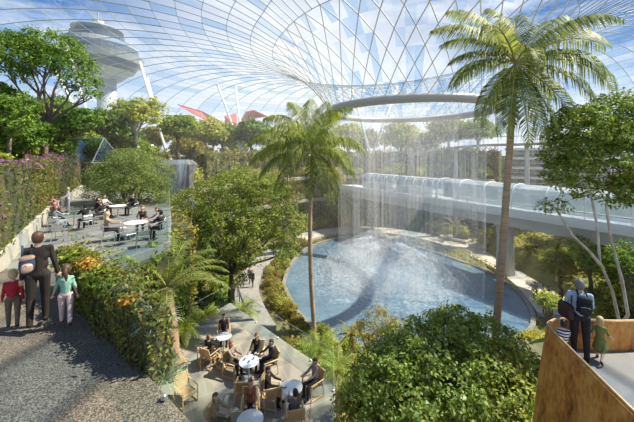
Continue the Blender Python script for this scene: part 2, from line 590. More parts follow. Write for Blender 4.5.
def hedge(name, label, cat, line, width, z0, z1, leaf_m, leaf=.14, dens=60, asp=.5, flower=None, fl_where=None, seed=1, group=None,
          bulge=.12, jitter=.75, extra=0, core=None):
    """clipped hedge or planted wall along line [(x, y)], between heights z0 and z1 (numbers or lists per point)"""
    rng = np.random.default_rng(seed)
    k = len(line)
    z0 = z0 if isinstance(z0, (list, tuple)) else [z0] * k
    z1 = z1 if isinstance(z1, (list, tuple)) else [z1] * k
    root = thing(name, label, cat, (line[0][0], line[0][1], z0[0]), group)
    off = np.array(root.location)
    L = np.array([(p[0], p[1]) for p in line], float)
    core_b = MB()
    nrm2 = []
    for i in range(k):
        d = L[min(i + 1, k - 1)] - L[max(i - 1, 0)]; d /= np.linalg.norm(d)
        nrm2.append(np.array([-d[1], d[0]]))
    hw = width / 2 - .06
    vs = []
    for i in range(k):
        a, b = L[i] - nrm2[i] * hw, L[i] + nrm2[i] * hw
        vs += [(a[0], a[1], z0[i]), (b[0], b[1], z0[i]), (b[0], b[1], z1[i] - .08), (a[0], a[1], z1[i] - .08)]
    fs = [(0, 1, 2, 3), (4 * k - 1, 4 * k - 2, 4 * k - 3, 4 * k - 4)]
    for i in range(k - 1):
        for q in range(4):
            r = (q + 1) % 4
            fs.append((4 * i + q, 4 * i + 4 + q, 4 * i + 4 + r, 4 * i + r))
    core_b.add(vs, fs)
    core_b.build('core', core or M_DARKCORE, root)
    pts, nrs = [], []
    for i in range(k - 1):
        seg = np.linalg.norm(L[i + 1] - L[i]); hmean = (z1[i] - z0[i] + z1[i + 1] - z0[i + 1]) / 2
        for side in (-1, 1, 0):
            area = seg * (hmean if side else width)
            n = int(area * dens)
            t = rng.uniform(0, 1, n)[:, None]
            nm = nrm2[i] * (1 - t) + nrm2[i + 1] * t
            xy = L[i] * (1 - t) + L[i + 1] * t
            zl = (np.array(z0[i]) * (1 - t) + z0[i + 1] * t)[:, 0]; zh = (np.array(z1[i]) * (1 - t) + z1[i + 1] * t)[:, 0]
            if side:
                z = zl + (zh - zl) * rng.uniform(0.0, 1, n)
                lump = np.sin(xy[:, 0] * 3.1 + z * 2.3) * np.sin(xy[:, 1] * 2.7 - z * 1.9)
                xy = xy + nm * side * (width / 2 + bulge * lump[:, None] + rng.uniform(-.1, .06, n)[:, None] * (leaf / .14))
                nn = np.concatenate([nm * side, np.full((n, 1), .35)], 1)
            else:
                xy = xy + nm * rng.uniform(-.5, .5, n)[:, None] * width
                lump = np.sin(xy[:, 0] * 2.9) * np.sin(xy[:, 1] * 3.3)
                z = zh + bulge * lump + rng.uniform(-.08, .08, n) * (leaf / .14) + np.where(rng.uniform(0, 1, n) < extra, rng.uniform(0, .5, n), 0)
                nn = np.tile(np.array([0, 0, 1.0]), (n, 1))
            pts.append(np.column_stack([xy, z])); nrs.append(nn)
    for e, sg in ((0, -1), (k - 1, 1)):
        n = int(width * (z1[e] - z0[e]) * dens)
        d = np.array([nrm2[e][1], -nrm2[e][0]]) * sg
        xy = L[e] + nrm2[e] * rng.uniform(-.5, .5, n)[:, None] * width + d * (.05 + rng.uniform(-.06, .1, n)[:, None])
        pts.append(np.column_stack([xy, rng.uniform(z0[e], z1[e], n)])); nrs.append(np.tile(np.array([d[0], d[1], .3]), (n, 1)))
    p = np.concatenate(pts); nr = np.concatenate(nrs)
    if flower is not None:
        zt = np.interp(p[:, 0] * 0 + p[:, 2], [min(z0), max(z1)], [0, 1])
        pr = fl_where(p, zt, rng)
        isf = rng.uniform(0, 1, len(p)) < pr
        mesh_obj('blossom', leaves_mesh('blossom', p[isf] + nr[isf] * .05 - off, nr[isf], leaf * .9, .8, rng, [flower], jitter=jitter), root)
        p, nr = p[~isf], nr[~isf]
    mesh_obj('foliage', leaves_mesh('foliage', p - off, nr, leaf, asp, rng, [leaf_m], jitter=jitter), root)
    return root


G_DEEP = leaf_mat('leaf_deep_green', [(0.0598, 0.115, 0.0184), (0.103, 0.189, 0.0255), (0.154, 0.27, 0.0408), (0.274, 0.392, 0.0714)])
G_MID = leaf_mat('leaf_mid_green', [(0.12, 0.189, 0.0224), (0.188, 0.27, 0.0357), (0.291, 0.378, 0.0561), (0.445, 0.486, 0.0918)])
G_PALE = leaf_mat('leaf_pale_green', [(0.222, 0.284, 0.051), (0.342, 0.392, 0.0765), (0.462, 0.486, 0.112), (0.616, 0.581, 0.173)])
G_OLIVE = leaf_mat('leaf_olive', [(0.188, 0.176, 0.0306), (0.308, 0.27, 0.051), (0.427, 0.365, 0.0816), (0.257, 0.243, 0.051)])
G_YELLOW = leaf_mat('leaf_yellow_green', [(.34, .34, .05), (.46, .45, .07), (.56, .52, .1), (.4, .4, .08)])
G_BROWN = leaf_mat('leaf_brown_green', [(0.165, 0.135, 0.036), (0.24, 0.203, 0.06), (0.15, 0.176, 0.042), (0.33, 0.27, 0.096)])
G_SILVER = leaf_mat('leaf_silver', [(.4, .47, .3), (.52, .57, .4), (.62, .66, .5)])
G_PALM = leaf_mat('leaf_palm', [(.1, .145, .026), (.17, .215, .04), (.27, .31, .07), (.42, .43, .13)], trans=.45)
F_PURPLE = leaf_mat('petal_purple', [(.22, .09, .2), (.32, .14, .28), (.38, .19, .35), (.2, .12, .12)])
F_ORANGE = leaf_mat('petal_orange', [(.6, .25, .04), (.7, .4, .07), (.3, .3, .06), (.62, .3, .05)])
F_PINK = leaf_mat('petal_pink', [(.7, .3, .26), (.8, .42, .38), (.6, .26, .2)])
M_RIB = mat('palm_rib', (.22, .24, .07), (.3, .26, .1), rough=.6)
# ------------------------------------------------------------------ the place: ground, dome, water, bridges
RING = (10.5, 34.0)


def facet_attr_mat(name):
    """roof glazing: panes differ a little in tint and in how much they mirror"""
    m, nt, out = new_mat(name)
    a = N(nt, 'ShaderNodeAttribute', attribute_name='pane')
    r = ramp(nt, [(0, (.97, .99, 1)), (.6, (.95, .98, 1)), (.75, (.78, .88, .99)), (1, (.6, .77, .95))])
    nt.links.new(a.outputs['Fac'], r.inputs[0])
    t = N(nt, 'ShaderNodeBsdfTransparent'); nt.links.new(r.outputs[0], t.inputs[0])
    g = N(nt, 'ShaderNodeBsdfGlossy', Roughness=.08)
    f = N(nt, 'ShaderNodeMath', operation='MULTIPLY'); f.inputs[1].default_value = .06
    nt.links.new(a.outputs['Fac'], f.inputs[0])
    mx = N(nt, 'ShaderNodeMixShader')
    nt.links.new(f.outputs[0], mx.inputs[0]); nt.links.new(t.outputs[0], mx.inputs[1]); nt.links.new(g.outputs[0], mx.inputs[2])
    nt.links.new(mx.outputs[0], out.inputs[0])
    return m


SHELL = []


def shell_hit(a, b):
    """where the ray from a through b first passes above the shell"""
    P = SHELL[0].reshape(-1, 3); d = (b - a).normalized()
    for k in range(4, 400):
        q = a + d * (k * .4)
        j = np.argmin((P[:, 0] - q.x) ** 2 + (P[:, 1] - q.y) ** 2 + .2 * (P[:, 2] - q.z) ** 2)
        if q.z > P[j, 2] - .1: return q
    return b


def build_dome():
    prof = [(9.1, 8.95), (9.9, 10.3), (11.2, 12.4), (13.4, 14.8), (16.5, 16.9), (20, 18.5), (25, 20.2), (31, 21.6), (38, 22.3), (46, 22), (53, 20.2), (59, 16.8), (62.5, 12.5), (62.8, 8), (60.5, 2.8)]
    sp = np.array(spline(prof, 6))
    seg = np.r_[0, np.cumsum(np.linalg.norm(np.diff(sp, axis=0), axis=1))]

    def rz(s): return np.interp(s, seg, sp[:, 0]), np.interp(s, seg, sp[:, 1])
    S = [0.0]; n_f = 6                      # funnel rows get taller outwards
    for i in range(n_f): S.append(S[-1] + 1.2 + .1 * i)
    while S[-1] < seg[-1] - 1.6: S.append(S[-1] + 2.5)
    S[-1] = seg[-1]
    NM = 96

    def stretch(r, z, a):
        """the oculus sits off centre: the far side of the shell is longer and a little lower"""
        w = np.maximum(0, np.cos(a - math.radians(112))) ** 1.2
        return 9.1 + (r - 9.1) * (1 + .62 * w), np.where(z > 8.95, 8.95 + (z - 8.95) * (1 - .12 * w), z)
    P = np.zeros((len(S), NM, 3))
    for i, s in enumerate(S):
        r, z = rz(s)
        a = 2 * PI * np.arange(NM) / NM
        r, z = stretch(r, z, a)
        P[i, :, 0] = RING[0] + r * np.cos(a); P[i, :, 1] = RING[1] + r * np.sin(a); P[i, :, 2] = z
    M = len(S)
    SHELL.append(P)
    base = Vector((RING[0], RING[1], 3.0))
    root = thing('ceiling', 'toroidal glass dome with white steel grid sweeping down to an open ring', 'roof', base)
    root['kind'] = 'structure'
    idx = np.arange(M * NM).reshape(M, NM)
    q = np.stack([idx[:-1], np.roll(idx[:-1], -1, 1), np.roll(idx[1:], -1, 1), idx[1:]], -1).reshape(-1, 4)
    me = np_mesh('glazing', P.reshape(-1, 3) - np.array(base), q, [facet_attr_mat('roof_glazing')])
    at_ = me.attributes.new('pane', 'FLOAT', 'FACE')
    at_.data.foreach_set('value', np.random.default_rng(3).uniform(0, 1, len(q)).astype(np.float32))
    mesh_obj('glazing', me, root)
    V, F = [], []

    def strut(a, b, w):
        t = unit(b - a); c = np.array([RING[0], RING[1], a[2]]) - a
        up = np.array([0, 0, 1.0]) if abs(t[2]) < .9 else np.array([1.0, 0, 0])
        x = unit(np.cross(t, up)); y = np.cross(x, t)
        k = len(V)
        for p in (a, b):
            for sx, sy in ((-1, -1), (1, -1), (1, 1), (-1, 1)): V.append(p + x * sx * w + y * sy * w)
        F.extend([[k, k + 4, k + 5, k + 1], [k + 1, k + 5, k + 6, k + 2], [k + 2, k + 6, k + 7, k + 3], [k + 3, k + 7, k + 4, k]])
    # funnel: two families of spirals crossing in diamonds
    for i in range(n_f):
        w = .026 + .002 * i
        for k in range(0, NM, 2):
            if i % 2 == 0:
                strut(P[i, k], P[i + 1, (k + 1) % NM], w); strut(P[i, k], P[i + 1, (k - 1) % NM], w)
            else:
                strut(P[i, (k + 1) % NM], P[i + 1, k], w); strut(P[i, (k + 1) % NM], P[i + 1, (k + 2) % NM], w)
    o = mesh_obj('funnel_lattice', np_mesh('funnel_lattice', np.array(V) - np.array(base), np.array(F), [mat('lattice_steel', (.58, .56, .52), rough=.5)]), root)
    V, F = [], []
    for i in range(n_f, M):
        w = .048 if i > n_f + 4 else .03
        for k in range(NM):
            strut(P[i, k], P[i, (k + 1) % NM], .022)
            if i < M - 1: strut(P[i, k], P[i + 1, k], w)
    o = mesh_obj('arch_grid', np_mesh('arch_grid', np.array(V) - np.array(base), np.array(F), [mat('arch_steel', (.3, .33, .36), rough=.5)]), root)
    # thin joints between the funnel panes
    # ring beam
    rb = MB()
    rb.lathe([(8.2, 8.45), (8.4, 8.25), (9.0, 8.2), (9.35, 8.35), (9.45, 8.6), (9.3, 8.9), (8.7, 8.95), (8.3, 8.75)], (RING[0], RING[1], 0), 96, close=True)
    rr = rb.build('ring_beam', mat('ring_paint', (.42, .4, .36), rough=.4), None, smooth=True, loc=(RING[0], RING[1], 8.0))
    tag(rr, 'pale steel oculus ring hanging where the glass funnel ends above the lagoon', 'ring beam')
    return root


build_dome()

# ---- valley floor, plateau, terraces, paths
VALLEY = -9.6
b = MB(); b.prism([(-60, -10), (70, -10), (80, 90), (-60, 90)], VALLEY - .6, VALLEY - .35)
tag(b.build('ground', M_SOIL), 'planted valley floor around the lagoon', kind='structure')

RIM = [(-10.6, 3), (-10.8, 9.5), (-17.6, 19), (-25, 31), (-24, 44), (-16, 56), (-3, 64), (12, 66), (26, 62.5), (40, 64), (60, 58), (66, 42), (62, 26), (56, 8)]
RIMC = Vector((6, 30))
b = MB()
sp = spline([(p[0], p[1]) for p in RIM], 4)
vs, fs = [], []
for p in sp:
    d = unit(np.array(p) - np.array(RIMC))
    o = np.array(RIMC) + d * 420
    vs += [(p[0], p[1], 3.2), (o[0], o[1], 2.2), (p[0], p[1], VALLEY - .6)]
for i in range(len(sp) - 1):
    fs += [(3 * i, 3 * i + 3, 3 * i + 4, 3 * i + 1), (3 * i, 3 * i + 2, 3 * i + 5, 3 * i + 3)]
b.add(vs, fs)
tag(b.build('terrain', mat('plateau', (.42, .42, .36), (.3, .34, .22), scale=.15, rough=.95)), 'raised rim around the valley', kind='structure')


def granular(name, c1, c2, c3, scale, rough=.85):
    m, nt, out = new_mat(name)
    p = N(nt, 'ShaderNodeBsdfPrincipled'); p.inputs['Roughness'].default_value = rough
    tc = N(nt, 'ShaderNodeTexCoord')
    n1 = N(nt, 'ShaderNodeTexNoise', Scale=scale, Detail=2); n2 = N(nt, 'ShaderNodeTexNoise', Scale=.7, Detail=3)
    nt.links.new(tc.outputs['Object'], n1.inputs['Vector']); nt.links.new(tc.outputs['Object'], n2.inputs['Vector'])
    r1 = ramp(nt, [(.38, c1), (.5, c2), (.64, c3)])
    nt.links.new(n1.outputs['Fac'], r1.inputs[0])
    r2 = ramp(nt, [(.3, (.8, .8, .8)), (.7, (1.15, 1.12, 1.08))])
    nt.links.new(n2.outputs['Fac'], r2.inputs[0])
    mx = N(nt, 'ShaderNodeMix', data_type='RGBA', blend_type='MULTIPLY'); mx.inputs[0].default_value = 1
    nt.links.new(r1.outputs[0], mx.inputs[6]); nt.links.new(r2.outputs[0], mx.inputs[7])
    nt.links.new(mx.outputs[2], p.inputs['Base Color'])
    bp = N(nt, 'ShaderNodeBump', Strength=.5, Distance=.01)
    nt.links.new(n1.outputs['Fac'], bp.inputs['Height']); nt.links.new(bp.outputs[0], p.inputs['Normal'])
    nt.links.new(p.outputs[0], out.inputs[0])
    return m


M_PATH = granular('exposed_aggregate', (.045, .038, .03), (.11, .094, .074), (.25, .215, .17), 55)


def paving(name, c1, c2, w, h, mortar, rot=0.0):
    m, nt, out = new_mat(name)
    p = N(nt, 'ShaderNodeBsdfPrincipled'); p.inputs['Roughness'].default_value = .6
    tc = N(nt, 'ShaderNodeTexCoord'); mp = N(nt, 'ShaderNodeMapping'); mp.inputs['Rotation'].default_value = (0, 0, rot)
    br = N(nt, 'ShaderNodeTexBrick', Scale=1.0)
    br.inputs['Color1'].default_value = c4(c1); br.inputs['Color2'].default_value = c4(c2); br.inputs['Mortar'].default_value = c4(mortar)
    br.inputs['Mortar Size'].default_value = .012; br.inputs['Brick Width'].default_value = w; br.inputs['Row Height'].default_value = h
    nt.links.new(tc.outputs['Object'], mp.inputs[0]); nt.links.new(mp.outputs[0], br.inputs['Vector'])
    nt.links.new(br.outputs['Color'], p.inputs['Base Color']); nt.links.new(p.outputs[0], out.inputs[0])
    return m


M_TERR = paving('terrace_paving', (.22, .215, .2), (.18, .18, .17), 1.6, .8, (.24, .24, .23), .5)
M_DECK = paving('lower_paving', (.3, .275, .235), (.26, .24, .205), 1.2, 1.2, (.38, .36, .32), -.5)
M_PROM = mat('promenade', (.55, .5, .42), (.47, .43, .36), scale=.8, rough=.8)

# sloping path on the near side: right edge follows the hedge
PE = [(.6, 1.95), (-.3, 2.65), (-1.55, 3.67), (-2.44, 4.38), (-5.6, 6.95), (-7.3, 8.6), (-7.5, 10.3)]


def path_z(y): return .7 if y < 6 else max(0.0, .7 * (10.3 - y) / 4.3)


b = MB()
vs, fs = [], []
for (x, y) in PE:
    z = path_z(y)
    vs += [(-14, y, z), (x, y, z), (x, y, VALLEY - .4)]
for i in range(len(PE) - 1):
    k = 3 * i
    fs += [(k, k + 1, k + 4, k + 3), (k + 1, k + 2, k + 5, k + 4)]
b.add(vs, fs)
tag(b.build('path', M_PATH), 'dark aggregate path climbing past the hedge', kind='structure')

TERR = [(-7.5, 10.3), (-6.5, 13.3), (-8.5, 17.5), (-14, 28.5), (-25, 31.5), (-18, 19), (-14, 10.3)]
b = MB(); b.prism(TERR, VALLEY - .4, 0.0)
tag(b.build('floor_terrace', M_TERR), 'upper cafe terrace of grey paving', kind='structure')
LT = [(-5.3, 18.3), (-8.0, 13.7), (-7.5, 8.0), (-4.2, 6.2), (.45, 7.5), (.74, 12.4), (-1.2, 14.2)]
b = MB(); b.prism(LT, VALLEY - .4, -5.2)
tag(b.build('floor_deck', M_DECK), 'lower cafe terrace of pale paving', kind='structure')

# viewing platform with its rusted steel parapet
PFZ = -.64
PAR = [(4.3, .6), (4.5, 2.6), (4.83, 4.57), (4.95, 5.25), (5.08, 5.95), (5.2, 6.55), (5.36, 6.92), (5.75, 7.1), (6.5, 7.05), (7.3, 7.02), (9.0, 7.2), (12, 7.8)]
b = MB(); b.prism([(p[0] + .05, p[1]) for p in PAR[:6]] + [(p[0], p[1] - .04) for p in PAR[6:]] + [(12, .6)], PFZ - .3, PFZ)
tag(b.build('floor_platform', mat('platform_grey', (.2, .2, .2), (.16, .165, .17), scale=2, rough=.6)), 'grey viewing platform floor', kind='structure')


def corten():
    m, nt, out = new_mat('corten_steel')
    p = N(nt, 'ShaderNodeBsdfPrincipled'); p.inputs['Roughness'].default_value = .62; p.inputs['Metallic'].default_value = .15
    tc = N(nt, 'ShaderNodeTexCoord')
    n1 = N(nt, 'ShaderNodeTexNoise', Scale=2.2, Detail=8, Roughness=.7); n2 = N(nt, 'ShaderNodeTexNoise', Scale=14, Detail=5)
    mp = N(nt, 'ShaderNodeMapping'); mp.inputs['Scale'].default_value = (1, 1, .5)
    nt.links.new(tc.outputs['Object'], mp.inputs[0])
    nt.links.new(mp.outputs[0], n1.inputs['Vector']); nt.links.new(mp.outputs[0], n2.inputs['Vector'])
    ad = N(nt, 'ShaderNodeMath', operation='MULTIPLY_ADD'); ad.inputs[1].default_value = .35
    nt.links.new(n2.outputs['Fac'], ad.inputs[0]); nt.links.new(n1.outputs['Fac'], ad.inputs[2])
    r = ramp(nt, [(.5, (.16, .045, .01)), (.6, (.44, .15, .025)), (.72, (.64, .28, .055)), (.86, (.72, .4, .13))])
    nt.links.new(ad.outputs[0], r.inputs[0]); nt.links.new(r.outputs[0], p.inputs['Base Color'])
    bp = N(nt, 'ShaderNodeBump', Strength=.25, Distance=.02); nt.links.new(n2.outputs['Fac'], bp.inputs['Height'])
    nt.links.new(bp.outputs[0], p.inputs['Normal'])
    nt.links.new(p.outputs[0], out.inputs[0])
    return m


sp = spline(PAR, 6)
b = MB(); vs, fs = [], []
for i, p in enumerate(sp):
    a, c = sp[max(i - 1, 0)], sp[min(i + 1, len(sp) - 1)]
    d = unit(c - a); nrm = np.array([-d[1], d[0]])           # outward
    for off, z in ((0, .03), (.05, .03), (.2, -1.2), (.34, -2.6), (.25, -4.2), (.18, -4.2), (0, -.7)):
        vs.append((p[0] + nrm[0] * off, p[1] + nrm[1] * off, z))
for i in range(len(sp) - 1):
    for k in range(7):
        q = (k + 1) % 7
        fs.append((7 * i + k, 7 * i + q, 7 * i + 7 + q, 7 * i + 7 + k))
fs += [tuple(range(6, -1, -1)), tuple(range(7 * (len(sp) - 1), 7 * len(sp)))]
b.add(vs, fs)
root = thing('parapet', 'rust-orange weathering steel parapet curving round the viewing platform', 'parapet', (5.2, 6.5, -4.2))
b.build('steel_skin', corten(), root, smooth=False)
b = MB()
b.tube([(p[0], p[1], .05) for p in sp], .028, 6)
b.build('top_rail', mat('rail_rust', (.62, .42, .22), (.5, .3, .12), scale=9, rough=.5), root)
b = MB(); b.prism([(6.4, 7.8), (13, 8.2), (13, 12.2), (7.6, 12.2)], VALLEY - .4, -3.62)
tag(b.build('terrain_bed', M_SOIL), 'raised planting bed behind the viewing platform', kind='structure')
b = MB(); b.lathe([(1.1, VALLEY - .4), (.9, -5), (1.6, -2.6), (1.9, PFZ - .3)], (7.4, 4.6, 0), 20)
tag(b.build('pillar', M_CONC), 'concrete column under the viewing platform', kind='structure')

# ---- lagoon
LAG = [(284, 285), (290, 268), (303, 252), (322, 243), (345, 238), (372, 237), (400, 243), (430, 252), (460, 262), (482, 270), (503, 282), (524, 300), (532, 325), (505, 352), (455, 368), (400, 366), (352, 349), (318, 331), (297, 311)]
LZ = -9.75
lag_c = Vector((8, 35, LZ))
lag = [on(u, v, LZ) for u, v in LAG]
lag_s = spline([tuple(p)[:2] for p in lag] + [tuple(lag[0])[:2]], 5)[:-1]


def water_mat():
    m, nt, out = new_mat('lagoon_water')
    p = N(nt, 'ShaderNodeBsdfPrincipled'); p.inputs['Roughness'].default_value = .12; p.inputs['Specular IOR Level'].default_value = .6
    tc = N(nt, 'ShaderNodeTexCoord')
    n1 = N(nt, 'ShaderNodeTexNoise', Scale=.45, Detail=5, Roughness=.65); n2 = N(nt, 'ShaderNodeTexNoise', Scale=2.6, Detail=4, Roughness=.7)
    for n in (n1, n2): nt.links.new(tc.outputs['Object'], n.inputs['Vector'])
    # churned white water towards the foot of the fall
    ln = N(nt, 'ShaderNodeVectorMath', operation='LENGTH'); nt.links.new(tc.outputs['Object'], ln.inputs[0])
    fo = N(nt, 'ShaderNodeMapRange'); fo.inputs[1].default_value = 4.5; fo.inputs[2].default_value = 11.5; fo.inputs[3].default_value = .36; fo.inputs[4].default_value = 0
    nt.links.new(ln.outputs['Value'], fo.inputs[0])
    ad = N(nt, 'ShaderNodeMath', operation='ADD'); nt.links.new(n2.outputs['Fac'], ad.inputs[0]); nt.links.new(fo.outputs[0], ad.inputs[1])
    rf = ramp(nt, [(.6, (0, 0, 0)), (1.0, (.75, .75, .75))]); nt.links.new(ad.outputs[0], rf.inputs[0])
    r = ramp(nt, [(.3, (.085, .15, .22)), (.55, (.13, .21, .28)), (.75, (.2, .28, .35))]); nt.links.new(n1.outputs['Fac'], r.inputs[0])
    mx = N(nt, 'ShaderNodeMix', data_type='RGBA'); nt.links.new(rf.outputs[0], mx.inputs[0]); nt.links.new(r.outputs[0], mx.inputs[6]); mx.inputs[7].default_value = (.62, .68, .72, 1)
    nt.links.new(mx.outputs[2], p.inputs['Base Color'])
    bp = N(nt, 'ShaderNodeBump', Strength=.35, Distance=.15); nt.links.new(n2.outputs['Fac'], bp.inputs['Height']); nt.links.new(bp.outputs[0], p.inputs['Normal'])
    nt.links.new(p.outputs[0], out.inputs[0])
    return m


b = MB()
n = len(lag_s); vs = [(p[0], p[1], LZ) for p in lag_s] + [tuple(lag_c)]
b.add(vs, [(i, (i + 1) % n, n) for i in range(n)])
tag(b.build('lagoon_water', water_mat(), loc=lag_c), 'blue lagoon under the rain fall', kind='structure')
b = MB(); vs, fs = [], []
for p in lag_s:
    d = unit(p - np.array(lag_c)[:2])
    for off, z in ((-.1, LZ - .2), (-.1, VALLEY + .06), (.25, VALLEY + .06), (.25, LZ - .2)): vs.append((p[0] + d[0] * off, p[1] + d[1] * off, z))
for i in range(n):
    j = (i + 1) % n
    for k in range(4): fs.append((4 * i + k, 4 * j + k, 4 * j + (k + 1) % 4, 4 * i + (k + 1) % 4))
b.add(vs, fs)
tag(b.build('kerb', mat('kerb_stone', (.3, .28, .22), (.22, .2, .16), scale=2, rough=.8)), 'stone kerb round the lagoon', kind='structure')

# promenade along the far and right shore, walk along the left shore
far = [on(u, v, VALLEY) for u, v in [(298, 238), (330, 231), (365, 229), (400, 232), (440, 240), (475, 252), (505, 266), (535, 287), (562, 316)]]
b = MB(); b.ribbon([(p.x, p.y, VALLEY + .02) for p in [Vector(q) for q in [(*s, 0) for s in spline([tuple(p)[:2] for p in far], 5)]]], 3.4, .35)
tag(b.build('path_promenade', M_PROM), 'pale promenade behind the lagoon', kind='structure')
lw = [on(u, v, VALLEY) for u, v in [(262, 330), (251, 308), (247, 290), (252, 273), (263, 260), (276, 250), (296, 240)]]
lws = spline([tuple(p)[:2] for p in lw], 5)
b = MB(); b.ribbon([(p[0], p[1], VALLEY + .04) for p in lws], 2.3, .4)
tag(b.build('path_walk', mat('walk_grey', (.36, .34, .32), (.3, .28, .27), scale=1.2, rough=.8)), 'grey lagoon walk on the left shore', kind='structure')


# ---- falling water
def fall_mat(name, lo, hi, amt, sc, col=(.9, .93, .95), off=0.0):
    m, nt, out = new_mat(name)
    tc = N(nt, 'ShaderNodeTexCoord'); mp = N(nt, 'ShaderNodeMapping'); mp.inputs['Scale'].default_value = sc; mp.inputs['Location'].default_value = (off, 0, 0)
    nt.links.new(tc.outputs['Object'], mp.inputs[0])
    nz = N(nt, 'ShaderNodeTexNoise', Scale=1, Detail=5, Roughness=.7); nt.links.new(mp.outputs[0], nz.inputs['Vector'])
    r = ramp(nt, [(lo, (0, 0, 0)), (hi, (amt, amt, amt))]); nt.links.new(nz.outputs['Fac'], r.inputs[0])
    t = N(nt, 'ShaderNodeBsdfTransparent')
    d = N(nt, 'ShaderNodeBsdfDiffuse', Color=c4(col)); l = N(nt, 'ShaderNodeBsdfTranslucent', Color=c4(col))
    m1 = N(nt, 'ShaderNodeMixShader'); m1.inputs[0].default_value = .55
    nt.links.new(d.outputs[0], m1.inputs[1]); nt.links.new(l.outputs[0], m1.inputs[2])
    mx = N(nt, 'ShaderNodeMixShader')
    nt.links.new(r.outputs[0], mx.inputs[0]); nt.links.new(t.outputs[0], mx.inputs[1]); nt.links.new(m1.outputs[0], mx.inputs[2])
    nt.links.new(mx.outputs[0], out.inputs[0])
    return m


root = thing('waterfall', 'rain of fine water falling from the oculus ring into the lagoon', 'waterfall', (RING[0], RING[1], LZ))
for rad, off in ((7.7, 0), (6.4, 3.1), (4.6, 7.3)):
    b = MB(); prof = [(rad - .15, LZ + .03), (rad - .05, -2), (rad, 4), (rad + .8, 8.1)]
    vs, fs = [], []
    nn = 80
    for r, z in prof:
        for k in range(nn):
            a = 2 * PI * k / nn
            w = 1 + .05 * math.sin(5 * a + off) + .03 * math.sin(11 * a)
            cx, cy = RING
            vs.append((cx + r * w * math.cos(a), cy + r * w * math.sin(a), z))
    for i in range(len(prof) - 1):
        for k in range(nn): fs.append((i * nn + k, i * nn + (k + 1) % nn, (i + 1) * nn + (k + 1) % nn, (i + 1) * nn + k))
    b.add(vs, fs)
    b.build('water_curtain', fall_mat('curtain_%d' % off, .4, .75, .21, (5.5, 5.5, .06), off=off), root, smooth=True)
root = thing('spray', 'white dome of spray where the rain fall strikes the lagoon', 'water spray', tuple(lag_c))
for rx, hz, off in ((7.0, 3.7, 1.0), (5.8, 3.3, 5.0), (7.9, 2.0, 9.0), (4.6, 2.6, 12.0)):
    b = MB(); nn = 64; vs, fs = [], []
    for i in range(9):
        ph = PI / 2 * i / 9
        rr = rx * (math.cos(ph) ** .8) ; zz = hz * math.sin(ph)
        for k in range(nn):
            a = 2 * PI * k / nn; w = 1 + .09 * math.sin(3 * a + off) + .05 * math.sin(7 * a + 2 * off)
            vs.append((lag_c.x + rr * w * math.cos(a), lag_c.y + rr * w * math.sin(a), LZ + .04 + zz * (1 + .12 * math.sin(4 * a + off))))
    for i in range(8):
        for k in range(nn): fs.append((i * nn + k, i * nn + (k + 1) % nn, (i + 1) * nn + (k + 1) % nn, (i + 1) * nn + k))
    b.add(vs, fs)
    b.build('spray_veil', fall_mat('spray_%d' % off, .36, .72, .46, (3.2, 3.2, .22), off=off), root, smooth=True)

# ---- rock with the small cascade
root = thing('cascade', 'grey waterfall spilling over a square rock lip on the garden rim', 'waterfall', (-17.6, 36, VALLEY - .4))
b = MB(); b.box((-17.3, 37.2, -3.3), (4.3, 2.6, 12.6), rz=.1, bev=.5); b.box((-19.2, 37.6, -4.6), (2.6, 3, 11), rz=.3, bev=.6)
b.build('rock', mat('wet_rock', (.12, .125, .13), (.2, .2, .2), scale=1.4, rough=.5, bump=.8), root)
b = MB(); vs, fs = [], []
for i in range(9):
    t = i / 8; z = 3.05 - 7.5 * t ** 1.1 if i else 3.1
    for k in range(11):
        s = k / 10 - .5
        vs.append((-17.3 + s * 3.7 + .12 * math.sin(5 * s + 3 * t), 36.3 - .75 * min(1, t * 3) - .35 * math.cos(s * 3) - .1 * math.sin(k * 2.1), z))
for i in range(8):
    for k in range(10): fs.append((i * 11 + k, i * 11 + k + 1, i * 11 + 12 + k, i * 11 + 11 + k))
b.add(vs, fs)
b.build('falling_water', fall_mat('cascade_water', .3, .62, .75, (4.2, 1, .3), col=(.7, .8, .92)), root, smooth=True)

# ---- elevated train line
L0 = np.array([6.0, 56.0]); LD = np.array([15.5, -23.0]) / math.hypot(15.5, 23); LN = np.array([-LD[1], LD[0]])    # LN points away from the eye
TZ = -2.3


def ln(s, off=0.0, z=TZ):
    p = L0 + LD * s + LN * off
    return Vector((p[0], p[1], z))


M_GIRD = mat('girder_concrete', (.56, .55, .52), (.5, .49, .46), scale=.6, rough=.7)
root = thing('guideway', 'long pale concrete train viaduct crossing behind the lagoon', 'viaduct', ln(26, 0, VALLEY - .3))
b = MB(); b.bar(ln(-22, 0, TZ - .95), ln(56, 0, TZ - .95), 3.2, 1.3); b.build('girder', M_GIRD, root)
b = MB(); b.bar(ln(-22, 0, TZ - .2), ln(56, 0, TZ - .2), 5.0, .4); b.build('deck', mat('deck_light', (.66, .65, .62), rough=.7), root)
b = MB(); b.bar(ln(-22, -2.45, TZ + .2), ln(56, -2.45, TZ + .2), .15, .5); b.build('edge_beam', mat('edge_beam', (.68, .68, .66), rough=.6), root)
for s in (2, 27, 50):
    p = ln(s); b = MB()
    b.lathe([(.95, VALLEY - .4), (.82, TZ - 3.2), (.9, TZ - 2.2), (1.25, TZ - 1.5)], (p.x, p.y, 0), 16); b.build('pier', M_GIRD, root, smooth=True)
b = MB(); b.bar(ln(-22, -2.45, TZ + 1.0), ln(56, -2.45, TZ + 1.0), .07); hr = b.build('handrail', M_STEEL, root)
for s in range(0, 52, 4):
    b = MB(); b.bar(ln(s, -2.45, TZ), ln(s, -2.45, TZ + 1.0), .07); b.build('rail_post', M_STEEL, hr)


